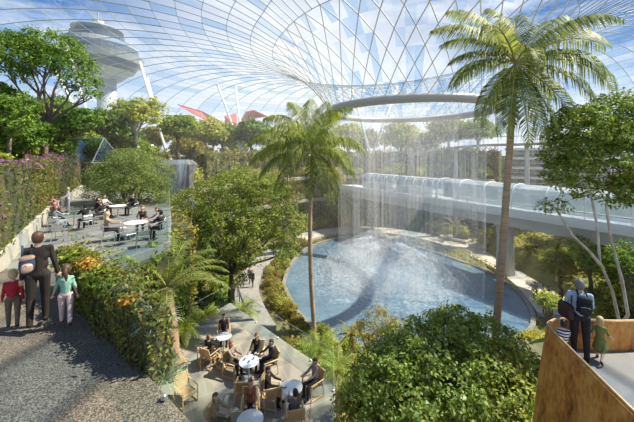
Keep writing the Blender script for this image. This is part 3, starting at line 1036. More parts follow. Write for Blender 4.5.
def frosted(name, col, opac):
    m, nt, out = new_mat(name)
    t = N(nt, 'ShaderNodeBsdfTransparent', Color=(.9, .95, .97, 1)); p = N(nt, 'ShaderNodeBsdfPrincipled', Roughness=.15); p.inputs['Base Color'].default_value = c4(col)
    mx = N(nt, 'ShaderNodeMixShader'); mx.inputs[0].default_value = opac
    nt.links.new(t.outputs[0], mx.inputs[1]); nt.links.new(p.outputs[0], mx.inputs[2]); nt.links.new(mx.outputs[0], out.inputs[0])
    return m


def half_shell(b, s0, s1, w, h, z0, n=10, th=.0, off=0.0):
    vs, fs = [], []
    for s in (s0, s1):
        for k in range(n + 1):
            a = PI * k / n
            vs.append(ln(s, off + math.copysign(abs(math.cos(a)) ** .6, math.cos(a)) * w / 2, z0 + (math.sin(a) ** .7) * h))
    for k in range(n): fs.append((k, k + 1, n + 2 + k, n + 1 + k))
    b.add(vs, fs)
    return vs


M_TRAINGL = frosted('train_glass', (.3, .4, .48), .5)
for i, (s0, s1) in enumerate(((5.0, 11.7), (12.3, 18.6))):
    cen = ln((s0 + s1) / 2, 0, TZ)
    root = thing('train_car', ('white train car with a glazed upper body, the far one of the two' if i == 0 else 'white train car with a glazed upper body, coupled nearest the glass tube'), 'train', cen)
    b = MB(); b.bar(ln(s0, 0, TZ + .75), ln(s1, 0, TZ + .75), 2.5, .95); bd = b.build('body', mat('train_white', (.8, .82, .83), rough=.3), root)
    for q in (.3, .7):
        b = MB(); sm = s0 + (s1 - s0) * q; b.bar(ln(sm - .6, -1.27, TZ + .8), ln(sm + .6, -1.27, TZ + .8), .05, .8); b.build('door', mat('train_door', (.45, .5, .54), rough=.3), bd)
    b = MB(); vs = half_shell(b, s0, s1, 2.45, 1.35, TZ + 1.25); b.add([vs[k] for k in range(11)], [tuple(range(11))]); b.add([vs[11 + k] for k in range(11)], [tuple(range(11))])
    b.build('glazing', M_TRAINGL, root)
    b = MB()
    for s in np.linspace(s0 + .1, s1 - .1, 5):
        pts = [ln(s, math.copysign(abs(math.cos(a)) ** .6, math.cos(a)) * 1.24, TZ + 1.25 + math.sin(a) ** .7 * 1.37) for a in np.linspace(0, PI, 11)]
        b.tube(pts, .07, 4)
    b.bar(ln(s0, 0, TZ + 2.62), ln(s1, 0, TZ + 2.62), 1.1, .1)
    b.build('roof_frame', mat('train_white', (.8, .82, .83)), root)
    b = MB(); b.bar(ln(s0 + .6, 0, TZ + .15), ln(s1 - .6, 0, TZ + .15), 1.5, .3); b.build('bogie', mat('bogie', (.12, .12, .13), rough=.6), root)
root = thing('glass_tube', 'long barrel-vaulted glass tube with white hoops on the train viaduct', 'glass canopy', ln(36, 0, TZ))
b = MB(); half_shell(b, 19.6, 55, 3.9, 2.5, TZ + .35); b.build('glazing', frosted('tube_glass', (.78, .84, .87), .42), root)
for s in np.arange(19.6, 55.1, 2.95):
    b = MB(); pts = [ln(s, math.copysign(abs(math.cos(a)) ** .6, math.cos(a)) * 1.96, TZ + .35 + math.sin(a) ** .7 * 2.52) for a in np.linspace(0, PI, 13)]
    b.tube(pts, .05, 5); b.build('hoop', M_WHITE, root)
b = MB(); b.bar(ln(19.6, -1.95, TZ + .2), ln(55, -1.95, TZ + .2), .3, .4); b.bar(ln(19.6, 1.95, TZ + .2), ln(55, 1.95, TZ + .2), .3, .4); b.build('sill', M_WHITE, root)

# ---- curved footbridge on the far rim
fb = [at(392, 160, 56), at(418, 153, 53), at(445, 148, 50), at(480, 144.5, 47), (22.8 + 8, 44, 5.3), (38, 41, 5.6), (50, 38, 5.8)]
fbs = [Vector(p) for p in spline([tuple(p) for p in fb], 6)]
root = thing('footbridge', 'slim dark-edged footbridge arching over the far green wall', 'bridge', fbs[0])
b = MB(); b.ribbon(fbs, 2.2, .35); b.build('deck', mat('bridge_deck', (.3, .28, .26), rough=.6), root)
b = MB(); b.tube([p + Vector((0, -1, 1.05)) for p in fbs], .06, 5); hr = b.build('handrail', M_STEEL, root)
for p in fbs[::2]:
    b = MB(); b.bar(p + Vector((0, -1, 0)), p + Vector((0, -1, 1.05)), .06); b.build('rail_post', M_STEEL, hr)
for k in (14, 24, 33):
    b = MB(); p = fbs[min(k, len(fbs) - 1)]; b.lathe([(.35, VALLEY - .4), (.3, p.z - .35)], (p.x, p.y, 0), 10); b.build('pier', M_GIRD, root)

# ---- white terraced building on the right, box house beyond
root = thing('terraced_building', 'white building with stacked open balconies behind the footbridge', 'building', (43, 52, -8))
for k in range(6):
    z = -4.2 + k * 1.75
    b = MB(); b.box((43 + .6 * k, 53 + k * .8, z), (17, 7, .38), rz=-.45); b.build('balcony_slab', mat('slab_white', (.74, .72, .68), rough=.6), root)
    b = MB(); b.box((43 + .6 * k + 1.2, 55 + k * .8, z - .85), (15, 5, 1.4), rz=-.45); rw = b.build('recess_wall', mat('recess', (.5, .47, .42), (.36, .35, .32), scale=.7, rough=.7), root)
    for q in range(5):
        d = Vector((math.cos(-.45), math.sin(-.45), 0)); c = Vector((43 + .6 * k + 1.2, 55 + k * .8, z - .8)) + d * (q * 2.8 - 5.6) + Vector((d.y, -d.x, 0)) * 2.5
        b = MB(); b.box(c, (2.0, .1, 1.1), rz=-.45); b.build('window', mat('dark_glass', (.12, .15, .17), rough=.1), rw)
    b = MB(); c = Vector((43 + .6 * k, 53 + k * .8, z + .95)); d = Vector((math.cos(-.45), math.sin(-.45), 0)); nrm = Vector((d.y, -d.x, 0)) * 3.4
    b.bar(c - d * 8.4 + nrm, c + d * 8.4 + nrm, .07); b.build('handrail', M_STEEL, root)
b = MB(); b.box((44, 56, -6.5), (16, 5, 4.8), rz=-.45); b.build('ground_storey', mat('recess', (.5, .47, .42)), root)
root = thing('box_house', 'small flat white cube house standing between rim trees', 'building', (33, 99, 2.6))
b = MB(); b.box((33, 99, 5.4), (9, 6, 6), rz=.3, bev=.05); b.build('wall', M_WHITE, root)
b = MB(); b.box((33, 99, 8.5), (9.6, 6.6, .4), rz=.3); b.build('roof', mat('grey_roof', (.5, .5, .5)), root)
b = MB(); b.box((32, 95.9, 5.4), (5, .2, 2.2), rz=.3); b.build('window', mat('dark_glass', (.12, .15, .17), rough=.1), root)

# ---- control tower seen through the glass
tx, ty = (98 - UC) / FPX * 150, 150
root = thing('control_tower', 'grey airport control tower with stacked round decks beyond the glass', 'tower', (tx, ty, 2.4))
MT1, MT2 = mat('tower_grey', (.27, .3, .34), rough=.6), mat('tower_band', (.12, .15, .2), rough=.3)
T = lambda v: CAMZ - (v - VH) / FPX * ty
cx = tx + 2
b = MB(); b.lathe([(5.0, 2.4), (4.2, 20), (4.0, T(72))], (cx + 2.5, ty, 0), 20); b.build('shaft', mat('tower_shaft', (.36, .39, .43), rough=.7), root, smooth=True)
for nm, r0, r1, v0, v1, m in (('lower_deck', 8, 13, 80, 71, MT1), ('window_band', 14, 16.5, 71, 63, MT2), ('main_deck', 17.5, 18.5, 63, 57, MT1), ('glazed_deck', 16, 16, 57, 49, MT2),
                              ('mid_deck', 14.5, 14, 49, 43, MT1), ('upper_band', 11, 11.5, 43, 36, MT2), ('cab', 9, 11, 36, 31, MT1), ('cab_roof', 10.5, 7, 31, 27, MT1)):
    b = MB(); b.lathe([(r0, T(v0)), (r1, T(v1))], (cx - (2 if v0 < 55 else 0), ty, 0), 32); b.build(nm, m, root)
b = MB(); b.lathe([(2.6, T(27)), (2.4, T(21))], (cx - 2, ty, 0), 12); b.build('beacon_house', mat('beacon', (.75, .6, .4)), root)
b = MB(); b.tube([(cx - 2, ty, T(22)), (cx - 2, ty, T(12))], .3, 5); b.build('mast', M_STEEL, root)

# ---- folded red canopy outside
root = thing('red_canopy', 'folded coral-red roof canopy outside the far glass', 'canopy', (-36, 140, 2.3))
M_RED = mat('canopy_red', (.72, .12, .1), (.62, .1, .09), scale=.3, rough=.6)
D = 140
for poly in ([(177, 104), (203, 111.5), (226, 124), (212, 121.5), (196, 115)], [(224, 116), (236, 113), (237, 124), (226, 125)], [(241, 120), (246, 111.5), (254, 110), (268, 116.5), (258, 115.5), (249, 119.5)]):
    b = MB(); k = len(poly)
    vs = [at(u, v, D + 5 * math.sin(i * 2.1)) for i, (u, v) in enumerate(poly)]; vs = vs + [p + Vector((0, .6, -.3)) for p in vs]
    b.add(vs, [tuple(range(k)), tuple(range(2 * k - 1, k - 1, -1))] + [(i, k + i, k + (i + 1) % k, (i + 1) % k) for i in range(k)])
    b.build('folded_panel', M_RED, root)
for u, v in ((200, 118), (231, 124), (246, 119)):
    b = MB(); p = at(u, v, D + 2); b.tube([(p.x, p.y, 2.2), tuple(p)], .25, 6); b.build('canopy_post', M_WHITE, root)

# ---- white struts that carry the dome
for (u0, v0, d0), tops, lab in (((101, 150, 40), ((16, -4, 48), (58, 18, 52)), 'tall white pair of splayed struts behind the big rim tree'),
                                ((168, 152, 44), ((140, 62, 58), (153, 100, 60)), 'white splayed roof struts rising above the cascade'),
                                ((244, 153, 54), ((226, 108, 66), (238, 108, 68)), 'white splayed roof struts in front of the red canopy'),
                                ((371, 152, 62), ((358, 110, 70), (388, 112, 70)), 'white splayed roof struts seen through the oculus ring gap')):
    bp = at(u0, v0, d0); bp.z = 3.0
    root = thing('roof_strut', lab, 'column', bp)
    for (u, v, d) in tops:
        b = MB(); b.tube([bp, shell_hit(bp, at(u, v, d))], [.2, .26], 8); b.build('strut', M_WHITE, root, smooth=True)
    b = MB(); b.lathe([(.6, 2.8), (.5, 3.5), (.25, 3.8)], (bp.x, bp.y, 0), 12); b.build('footing', M_CONC, root)

# ---- glass skylight on the left rim
root = thing('skylight', 'low glass gable skylight standing behind the purple-flowered wall', 'skylight', (-18.5, 24, 3.1))
b = MB(); A, B_, C_, D_ = Vector((-22.5, 25, 3.2)), Vector((-16.5, 22, 3.2)), Vector((-15.4, 24, 3.2)), Vector((-21.4, 27, 3.2))
r0, r1 = (A + D_) / 2 + Vector((0.6, -.3, 1.9)), (B_ + C_) / 2 + Vector((-.6, .3, 1.9))
b.add([A, B_, C_, D_, r0, r1], [(0, 1, 5, 4), (2, 3, 4, 5), (0, 4, 3), (1, 2, 5)]); b.build('glazing', glass_mat('skylight_glass', (.62, .75, .74), .08, .05), root)
b = MB()
for p, q in ((A, B_), (B_, C_), (C_, D_), (D_, A), (r0, r1), (A, r0), (D_, r0), (B_, r1), (C_, r1)): b.bar(p, q, .05)
b.build('frame', M_STEEL, root)


# ---- glass balustrades
def balustrade(label, pts, h=1.1, rail=True):
    pts = [Vector(p) for p in pts]
    root = thing('glass_balustrade', label, 'balustrade', pts[0])
    gm = glass_mat('rail_glass', (.9, .95, .94), .0, ior=1.28)
    for a, c in zip(pts[:-1], pts[1:]):
        n = max(1, round((c - a).length / 1.8))
        for i in range(n):
            p, q = a.lerp(c, i / n), a.lerp(c, (i + 1) / n); d = (q - p) * .015
            b = MB(); b.bar(p + d + Vector((0, 0, h / 2)), q - d + Vector((0, 0, h / 2)), .02, h - .06); gp = b.build('glass_panel', gm, root)
            b = MB(); b.box(p.lerp(q, .5) + Vector((0, 0, .05)), (.07, .07, .08), bev=.015); b.build('clamp', M_STEEL, gp)
    if rail:
        b = MB(); b.tube([p + Vector((0, 0, h)) for p in pts], .01, 6); b.build('handrail', M_STEEL, root)
    return root


balustrade('glass balustrade along the edge of the dark path past the hedge end', [(-2.46, 4.34, .7), (-1.6, 3.63, .7), (-.4, 2.64, .7), (.45, 1.95, .7)], h=.8, rail=False)
balustrade('glass balustrade on the lagoon side of the lower terrace', [(-5.3, 18.2, -5.2), (-1.25, 14.1, -5.2), (.68, 12.3, -5.2), (.42, 7.7, -5.2)])
balustrade('glass balustrade on the garden side of the lower terrace', [(-5.4, 18.2, -5.2), (-7.9, 13.7, -5.2), (-7.45, 8.5, -5.2)])
balustrade('glass balustrade along the drop at the upper terrace edge', [(-7.5, 10.5, 0), (-6.6, 13.3, 0), (-8.55, 17.4, 0), (-13.6, 27.6, 0)], h=1.0)
root = thing('handrail', 'dark railing of the grey walk on the lagoon shore', 'railing', (*lws[0], VALLEY))
rp = [Vector((p[0] - .9, p[1], VALLEY + 1.05)) for p in lws]
b = MB(); b.tube(rp, .06, 5); hr = b.build('top_bar', mat('dark_metal', (.1, .09, .09), rough=.5), root)
for p in rp[::2]:
    b = MB(); b.bar((p.x, p.y, VALLEY), p, .07); b.build('post', mat('dark_metal', (.1, .09, .09)), hr)

# planted stone plinth below the purple wall
b = MB(); b.ribbon([(-10.3, 7.0, .75), (-10.5, 9.6, .65), (-17.1, 19, .6), (-24.2, 31, .6)], .5, 1.2)
tag(b.build('trim_plinth', mat('plinth', (.46, .43, .36), (.38, .36, .31), scale=1.5, rough=.85)), 'stone plinth below the flowering wall', kind='structure')

# planted ledges stepping up the far cliffs
LEDGE = []
for z, off in ((-4.6, 2.0), (-.6, 1.5)):
    ln_ = [np.array(p) for p in spline([(-16.2, 38.3), (-12, 46.5), (-8.3, 51.2), (-2.6, 57), (4, 59.8), (9, 60), (17, 58.8), (24.5, 55.3), (30, 50.6)], 4)]
    pts = []
    for i, p in enumerate(ln_):
        d = unit(ln_[min(i + 1, len(ln_) - 1)] - ln_[max(i - 1, 0)]); q = p + np.array([d[1], -d[0]]) * (off * .5)
        pts.append((q[0], q[1], z)); 
    b = MB(); b.ribbon(pts, off + .6, .5)
    tag(b.build('trim_ledge', mat('ledge_stone', (.42, .38, .28), (.34, .3, .22), scale=1.2, rough=.85)), 'stone planting ledge on the far cliff', kind='structure')
    LEDGE.append((z, pts))
# ------------------------------------------------------------------ people
SKIN = mat('skin', (.56, .36, .26), rough=.6); SKIN2 = mat('skin_tan', (.42, .26, .17), rough=.6)
HAIRS = {'black': mat('hair_black', (.02, .017, .015), rough=.5), 'brown': mat('hair_brown', (.1, .055, .03), rough=.5),
         'auburn': mat('hair_auburn', (.19, .08, .035), rough=.5), 'blond': mat('hair_blond', (.5, .36, .18), rough=.5), 'grey': mat('hair_grey', (.16, .145, .13), rough=.5)}


def cone_prim(a, b, ra, rb, n=10):
    """closed round cone from a to b"""
    m = MB(); a, b = Vector(a), Vector(b); t = b - a
    L = max(t.length, 1e-5); t = t / L
    pts, rs = [], []
    for k in range(4):
        ph = -PI / 2 + PI / 2 * (k + .15) / 4
        pts.append(a + t * ra * math.sin(ph)); rs.append(max(ra * math.cos(ph), 1e-4))
    pts.append(a); rs.append(ra); pts.append(b); rs.append(rb)
    for k in range(1, 5):
        ph = PI / 2 * (k - .15) / 4
        pts.append(b + t * rb * math.sin(ph)); rs.append(max(rb * math.cos(ph), 1e-4))
    m.tube(pts, rs, n)
    return m


def person(name, label, loc, yaw, h=1.75, pose='stand', top=(.03, .03, .035), bottom=(.04, .04, .045), shoe=(.03, .025, .02), hair='black', hairlen=0,
           legs=((0, 0), (0, 0)), arms=((0, .12, .1, 0), (0, .12, .1, 0)), lean=0.0, turn=0.0, nod=0.0, sleeves='long', legs_bare=0.0, skirt=None, child=False,
           voxel=.014, skin=None, seat=.46, group=None, top_mat=None, bottom_mat=None, width=1.0, female=False, bulk=1.0, fingers=None):
    """legs: (hip flex, knee flex) left, right; arms: (flex, abduct, elbow, inward). Local frame faces +y."""
    skin = skin or SKIN
    if fingers is None: fingers = voxel < .01
    B = []                                                   # (kind, a, b, ra, rb) or ellipsoids (kind, c, radii)
    hs = h * (1.06 if child else 1.0)
    pel = Vector((0, 0, (.515 if not child else .48) * h))
    if pose == 'sit': pel = Vector((0, 0, seat + .085 * h / 1.7))
    up = Vector((0, math.sin(lean), math.cos(lean))); fw = Vector((0, math.cos(lean), -math.sin(lean))); rt = Vector((1, 0, 0))
    tl = (.295 if not child else .285) * h
    neck = pel + up * tl
    sh_z = tl - .018 * h; shw = (.098 if not female else .086) * h * width
    if child: shw *= .92
    hd_r = (.064 if not child else .078) * h
    hup = Vector((0, math.sin(lean * .4 + nod), math.cos(lean * .4 + nod)))
    head = neck + hup * (hd_r * 1.42) + fw * .012 * h
    E = lambda kind, c, r, ax=None: B.append((kind, 'e', c, r, ax))
    Cn = lambda kind, a, b, ra, rb: B.append((kind, 'c', a, b, ra, rb))
    wst = .087 if not female else .072
    ax = (rt, fw, up)
    E('bottom', pel + up * .01 * h, (.084 * h * width * bulk, .066 * h * bulk, .075 * h), ax)
    E('top', pel + up * tl * .33, (wst * h * width * bulk, .058 * h * bulk, .085 * h), ax)
    E('top', pel + up * tl * .68, ((.098 if not female else .086) * h * width * bulk, .066 * h * bulk, .1 * h), ax)
    if female and not child: E('top', pel + up * tl * .68 + fw * .05 * h, (.06 * h, .03 * h, .035 * h), ax)
    Cn('top', pel + up * (sh_z - .02 * h) - rt * shw * .75, pel + up * (sh_z - .02 * h) + rt * shw * .75, .034 * h, .034 * h)
    Cn('top', pel + up * tl * .12, pel + up * tl * .6, .066 * h * bulk, .07 * h * bulk)
    for s in (-1, 1): Cn('top', neck - up * .022 * h, pel + up * (sh_z - .012 * h) + rt * s * shw * .8, .03 * h, .028 * h)
    Cn('skin', neck - up * .02 * h, head - hup * hd_r * .4, .034 * h, .03 * h)
    # head
    hx = (rt * math.cos(turn) + fw * math.sin(turn)); hf0 = (fw * math.cos(turn) - rt * math.sin(turn)); hf = (hf0 - hup * hf0.dot(hup)).normalized()
    axh = (hx, hf, hup)
    E('skin', head + hup * hd_r * .12 - hf * hd_r * .08, (hd_r * .76, hd_r * .9, hd_r * .86), axh)
    E('skin', head - hup * hd_r * .38 + hf * hd_r * .16, (hd_r * .56, hd_r * .62, hd_r * .62), axh)
    if voxel < .02:
        Cn('skin', head + hf * hd_r * .78 + hup * hd_r * .12, head + hf * hd_r * 1.0 - hup * hd_r * .2, hd_r * .09, hd_r * .14)
        for s in (-1, 1): E('skin', head + hx * s * hd_r * .78 - hf * hd_r * .02, (hd_r * .1, hd_r * .2, hd_r * .28), axh)
    # legs
    foot_low = 1e9
    for i, s in enumerate((-1, 1)):
        a, k = legs[i] if pose != 'sit' else legs[i] if legs[i] != (0, 0) else (1.5, 1.45)
        hip = pel + rt * s * .052 * h - Vector((0, 0, .02 * h))
        th = (.24 if not child else .215) * h; shn = (.232 if not child else .2) * h
        sp_ = .08 * s if pose == 'sit' else .02 * s
        kn = hip + Vector((sp_, math.sin(a), -math.cos(a))).normalized() * th
        an = kn + Vector((0, math.sin(a - k), -math.cos(a - k))) * shn
        c1 = 'bottom' if legs_bare < .9 else 'skin'; c2 = 'skin' if legs_bare >= .4 else 'bottom'
        lr = 1.0 if c2 == 'bottom' else .78
        Cn(c1, hip, kn, .054 * h * bulk, .038 * h); Cn(c2, kn, an, .038 * h * lr, .029 * h * lr)
        fp = max(-.9, min(.0, (a - k))) if pose != 'sit' else 0
        fd = Vector((.12 * s, math.cos(fp), math.sin(fp))).normalized()
        Cn('shoe', an - Vector((0, 0, .018 * h)) - fd * .018 * h, an - Vector((0, 0, .024 * h)) + fd * .085 * h, .024 * h, .019 * h)
        foot_low = min(foot_low, an.z - .018 * h - .024 * h, (an + fd * .085 * h).z - .024 * h - .019 * h)
    if skirt:
        Cn('bottom', pel - up * .02 * h, pel - Vector((0, -.02, skirt * h)), .085 * h, .13 * h)
    hands = []
    for i, s in enumerate((-1, 1)):
        f, ab, el, inw = arms[i]
        shd = pel + up * sh_z + rt * s * shw
        d1 = Vector((s * math.sin(ab), math.sin(f) * math.cos(ab), -math.cos(f) * math.cos(ab)))
        d1 = Vector((d1.x, d1.y * math.cos(lean) + d1.z * -math.sin(lean) * -1 * 0 + d1.y * 0, d1.z)) if False else d1
        elb = shd + d1 * .165 * h
        d2 = Vector((s * (math.sin(ab) - inw), math.sin(f + el), -math.cos(f + el))).normalized()
        wr = elb + d2 * .14 * h
        Cn('top', shd - up * .012 * h, elb, .029 * h * (1.05 if not female else .85), .027 * h)
        Cn('top' if sleeves == 'long' else 'skin', elb, wr, .026 * h if sleeves == 'long' else .022 * h, .02 * h if sleeves == 'long' else .015 * h)
        # hand
        side = d2.cross(Vector((0, 1, 0) if abs(d2.y) < .8 else (0, 0, 1))).normalized()
        nrm = side.cross(d2).normalized()
        pc = wr + d2 * .036 * h
        E('skin', pc, (.0125 * h, .03 * h, .024 * h), (nrm * 1.0, d2, side))
        fl = (.9, 1.0, .95, .75)
        if fingers:
            for q in range(4):
                r0 = pc + d2 * .022 * h + side * (.0165 - .011 * q) * h
                m1 = r0 + (d2 * .9 + nrm * .3).normalized() * .024 * h * fl[q]
                m2 = m1 + (d2 * .6 + nrm * .8).normalized() * .022 * h * fl[q]
                Cn('skin', r0, m1, .0054 * h, .005 * h); Cn('skin', m1, m2, .005 * h, .0042 * h)
            t0 = pc - d2 * .012 * h + side * .02 * h; t1 = t0 + (side * .75 + d2 * .7).normalized() * .024 * h; t2 = t1 + (side * .2 + d2 + nrm * .3).normalized() * .02 * h
            Cn('skin', t0, t1, .0068 * h, .006 * h); Cn('skin', t1, t2, .0058 * h, .0048 * h)
        else:
            for q in range(4):
                r0 = pc + d2 * .022 * h + side * (.0165 - .011 * q) * h
                Cn('skin', r0, r0 + (d2 * .8 + nrm * .5).normalized() * .042 * h * fl[q], .0058 * h, .005 * h)
            Cn('skin', pc - d2 * .012 * h + side * .02 * h, pc + side * .036 * h + d2 * .02 * h, .007 * h, .0055 * h)
        hands.append(wr + d2 * .06 * h)
    dz = -foot_low if pose != 'sit' else max(0.0, -foot_low)
    if pose == 'sit': dz = 0.0 if foot_low > -.03 else -foot_low
    lift = Vector((0, 0, dz))
    # union of the primitives
    MBX = MB()
    for pr in B:
        if pr[1] == 'c':
            m = cone_prim(pr[2], pr[3], pr[4], pr[5]); MBX.add(m.v, m.f)
        else:
            m = MB(); m.sphere((0, 0, 0), 1.0, 14, 9)
            a0, a1, a2 = pr[4]; r = pr[3]
            vs = [pr[2] + a0 * (v[0] * r[0]) + a1 * (v[1] * r[1]) + a2 * (v[2] * r[2]) for v in m.v]
            fs = m.f if a0.cross(a1).dot(a2) > 0 else [list(reversed(f)) for f in m.f]
            MBX.add(vs, fs)
    me0 = bpy.data.meshes.new('tmp'); me0.from_pydata([tuple(Vector(v) + lift) for v in MBX.v], [], MBX.f)
    ob = bpy.data.objects.new('tmp', me0); COL.objects.link(ob)
    md = ob.modifiers.new('r', 'REMESH'); md.mode = 'VOXEL'; md.voxel_size = voxel; md.use_smooth_shade = True
    ms = ob.modifiers.new('s', 'SMOOTH'); ms.factor = .5; ms.iterations = 3 if voxel > .012 else 4
    dg = bpy.context.evaluated_depsgraph_get()
    me = bpy.data.meshes.new_from_object(ob.evaluated_get(dg), depsgraph=dg); me.name = 'body'
    bpy.data.objects.remove(ob); bpy.data.meshes.remove(me0)
    # clothes by the nearest limb
    nf = len(me.polygons); cen = np.zeros(nf * 3); me.polygons.foreach_get('center', cen); cen = cen.reshape(-1, 3) - np.array(lift)
    best = np.full(nf, 1e9); kid = np.zeros(nf, dtype=np.int32); KN = ['skin', 'top', 'bottom', 'shoe']
    for pr in B:
        if pr[1] == 'c':
            a, c = np.array(pr[2]), np.array(pr[3]); ab_ = c - a
            t = np.clip(((cen - a) @ ab_) / max(ab_ @ ab_, 1e-9), 0, 1)
            d = np.linalg.norm(cen - a - t[:, None] * ab_, axis=1) - (pr[4] + (pr[5] - pr[4]) * t)
        else:
            q = cen - np.array(pr[2]); Rm = np.array([list(x) for x in pr[4]]); loc_ = q @ Rm.T / np.array(pr[3])
            d = (np.linalg.norm(loc_, axis=1) - 1) * min(pr[3])
        u = d < best; best[u] = d[u]; kid[u] = KN.index(pr[0])
    for m in (skin, top_mat or cloth(top), bottom_mat or cloth(bottom), cloth(shoe)): me.materials.append(m)
    me.polygons.foreach_set('material_index', kid)
    me.polygons.foreach_set('use_smooth', np.ones(nf, dtype=bool))
    me.update()
    loc = Vector(loc)
    root = thing(name, label, 'person', loc, group, yaw)
    mesh_obj('body', me, root)
    # hair: a cap of its own that leaves the face free
    hb = MB(); n1, n2 = 18, 12; vs = []
    hc = head + hup * hd_r * .14 - hf * hd_r * .1 + lift
    for j in range(n2 + 1):
        ph = -PI / 2 + PI * j / n2
        for k in range(n1):
            a = 2 * PI * k / n1
            x, y, z = math.cos(ph) * math.cos(a), math.cos(ph) * math.sin(a), math.sin(ph)
            rr = 1.09
            if y > -.05 and z < .48 - .2 * abs(x): rr = .8
            if z < -.78: rr = min(rr, .82)
            lz = z * rr * hd_r * .88
            if hairlen and z < -.05 and y < .15:
                lz -= hairlen * h * min(1, (-z) * 1.4) * (.7 + .3 * (y < -.3)); rr = max(rr, .98) if z > -.8 else rr
            if y < .1 and -.85 < z < -.1: lz -= .3 * hd_r * min(1, -z * 1.6)
            vs.append(hc + hx * x * rr * hd_r * .78 + hf * y * rr * hd_r * .92 + hup * lz)
    fs = [(j * n1 + k, j * n1 + (k + 1) % n1, (j + 1) * n1 + (k + 1) % n1, (j + 1) * n1 + k) for j in range(n2) for k in range(n1)]
    hb.add(vs, fs)
    o = hb.build('hair', HAIRS[hair], None, smooth=True, loc=(0, 0, 0)); o.parent = root; hair_o = o
    R = Matrix.Rotation(yaw, 3, 'Z')
    root_pts = {'hands': [loc + R @ (p + lift) for p in hands], 'neck': loc + R @ (neck + lift), 'pelvis': loc + R @ (pel + lift), 'head': loc + R @ (head + lift), 'h': h, 'hair': hair_o}
    return root, root_pts


def striped(name, c1, c2, sc):
    m, nt, out = new_mat(name)
    p = N(nt, 'ShaderNodeBsdfPrincipled'); p.inputs['Roughness'].default_value = .85
    tc = N(nt, 'ShaderNodeTexCoord'); w = N(nt, 'ShaderNodeTexWave', Scale=sc, bands_direction='Z')
    nt.links.new(tc.outputs['Object'], w.inputs[0])
    r = ramp(nt, [(.48, c1), (.52, c2)]); nt.links.new(w.outputs['Fac'], r.inputs[0])
    nt.links.new(r.outputs[0], p.inputs['Base Color']); nt.links.new(p.outputs[0], out.inputs[0])
    return m


# ---- family walking up the dark path
DARK = (.028, .024, .022)
mp_, mpt = person('person', 'man in dark brown suit walking away hand in hand with the small girl', on(38, 324.5, .7), .68, 1.78, top=(.04, .03, .026), bottom=(.035, .028, .025), shoe=(.03, .02, .015), hair='brown',
                  legs=((-.12, .2), (.12, .06)), arms=((-.05, .12, .2, .05), (.02, .2, .1, .0)), voxel=.0085, bulk=1.02, nod=.08, turn=-.1)
bp_, bpt = person('person', 'small boy in a red shirt and brown trousers walking beside the suited man', on(13, 327.5, .7), .7, 1.13, child=True, top=(.42, .03, .04), bottom=(.17, .13, .09), shoe=(.06, .05, .04), hair='blond',
                  legs=((.14, .1), (-.14, .2)), arms=((.2, .15, .2, 0), (-.1, .12, .2, 0)), voxel=.0075, nod=.05)
gp_, gpt = person('person', 'small girl with ponytail, mint green top and pale pink trousers', on(66, 324.5, .7), .62, 1.2, child=True, female=True, top=(.25, .46, .36), bottom=(.74, .55, .52), shoe=(.2, .1, .06), hair='brown',
                  legs=((.2, .06), (-.2, .4)), arms=((.3, .3, .1, 0), (-.1, .2, .2, 0)), sleeves='short', legs_bare=.0, voxel=.0075, turn=.15)
# ponytail belongs to the girl's hair
hp = Matrix.Rotation(-.62, 3, 'Z') @ (gpt['head'] - gp_.location)
b = MB(); b.tube([hp + Vector((0, -.08, .05)), hp + Vector((.0, -.135, -.0)), hp + Vector((.01, -.13, -.12)), hp + Vector((.01, -.11, -.2))], [.02, .035, .03, .008], 8)
o = b.build('ponytail', HAIRS['brown'], None, smooth=True, loc=(0, 0, 0)); o.parent = gpt['hair']


def backpack(label, neck, pel, yaw, h, col, col2, scale=1.0, off=0.0, drop=0.0):
    root = thing('backpack', label, 'backpack', (0, 0, 0), None, yaw)
    zt = (neck.z - pel.z); s = scale
    c = Vector((pel.x, pel.y, pel.z + zt * .58 - drop)); root.location = c
    m1, m2 = cloth(col), cloth(col2)
    def ell(nm, cc, r, m, n=16):
        b = MB(); vs = MB(); vs.sphere((0, 0, 0), 1, n, 12)
        f = lambda t: math.copysign(abs(t) ** .8, t)
        b.add([(cc[0] + f(v[0]) * r[0], cc[1] + f(v[1]) * r[1], cc[2] + f(v[2]) * r[2]) for v in vs.v], vs.f)
        o = b.build(nm, m, None, smooth=True, loc=(0, 0, 0)); o.parent = root
        return o
    d = .07 * h
    ell('bag', (off, -d - .09 * s, 0), (.155 * s, .095 * s, .23 * s), m1)
    pk = ell('front_pocket', (off, -d - .175 * s, -.06 * s), (.115 * s, .04 * s, .12 * s), m2)
    b = MB(); b.tube([(off - .09 * s, -d - .2 * s, -.0), (off, -d - .215 * s, .02 * s), (off + .09 * s, -d - .2 * s, -.0)], .006, 5)
    o = b.build('zip', M_STEEL, None, loc=(0, 0, 0)); o.parent = pk
    ell('flap', (off, -d - .1 * s, .17 * s), (.15 * s, .1 * s, .07 * s), m2)
    for sx in (-1, 1):
        b = MB(); x = off * .5 + sx * .085 * s
        b.tube([(x, -d + .0, .21 * s), (x, -.02, zt * .44 + .03 + drop), (x, .075 * h * .9, .1 * s), (x, .06 * h, -.04 * s), (x * 1.3, -d, -.18 * s)], .017, 6)
        o = b.build('strap', m1, None, smooth=True, loc=(0, 0, 0)); o.parent = root
    return root


backpack('blue and tan backpack slung on the suited man\'s left side', mpt['neck'], mpt['pelvis'] + Vector((-.13, -.08, 0)), .75, 1.78, (.05, .07, .14), (.46, .3, .2), .74, .0, .06)

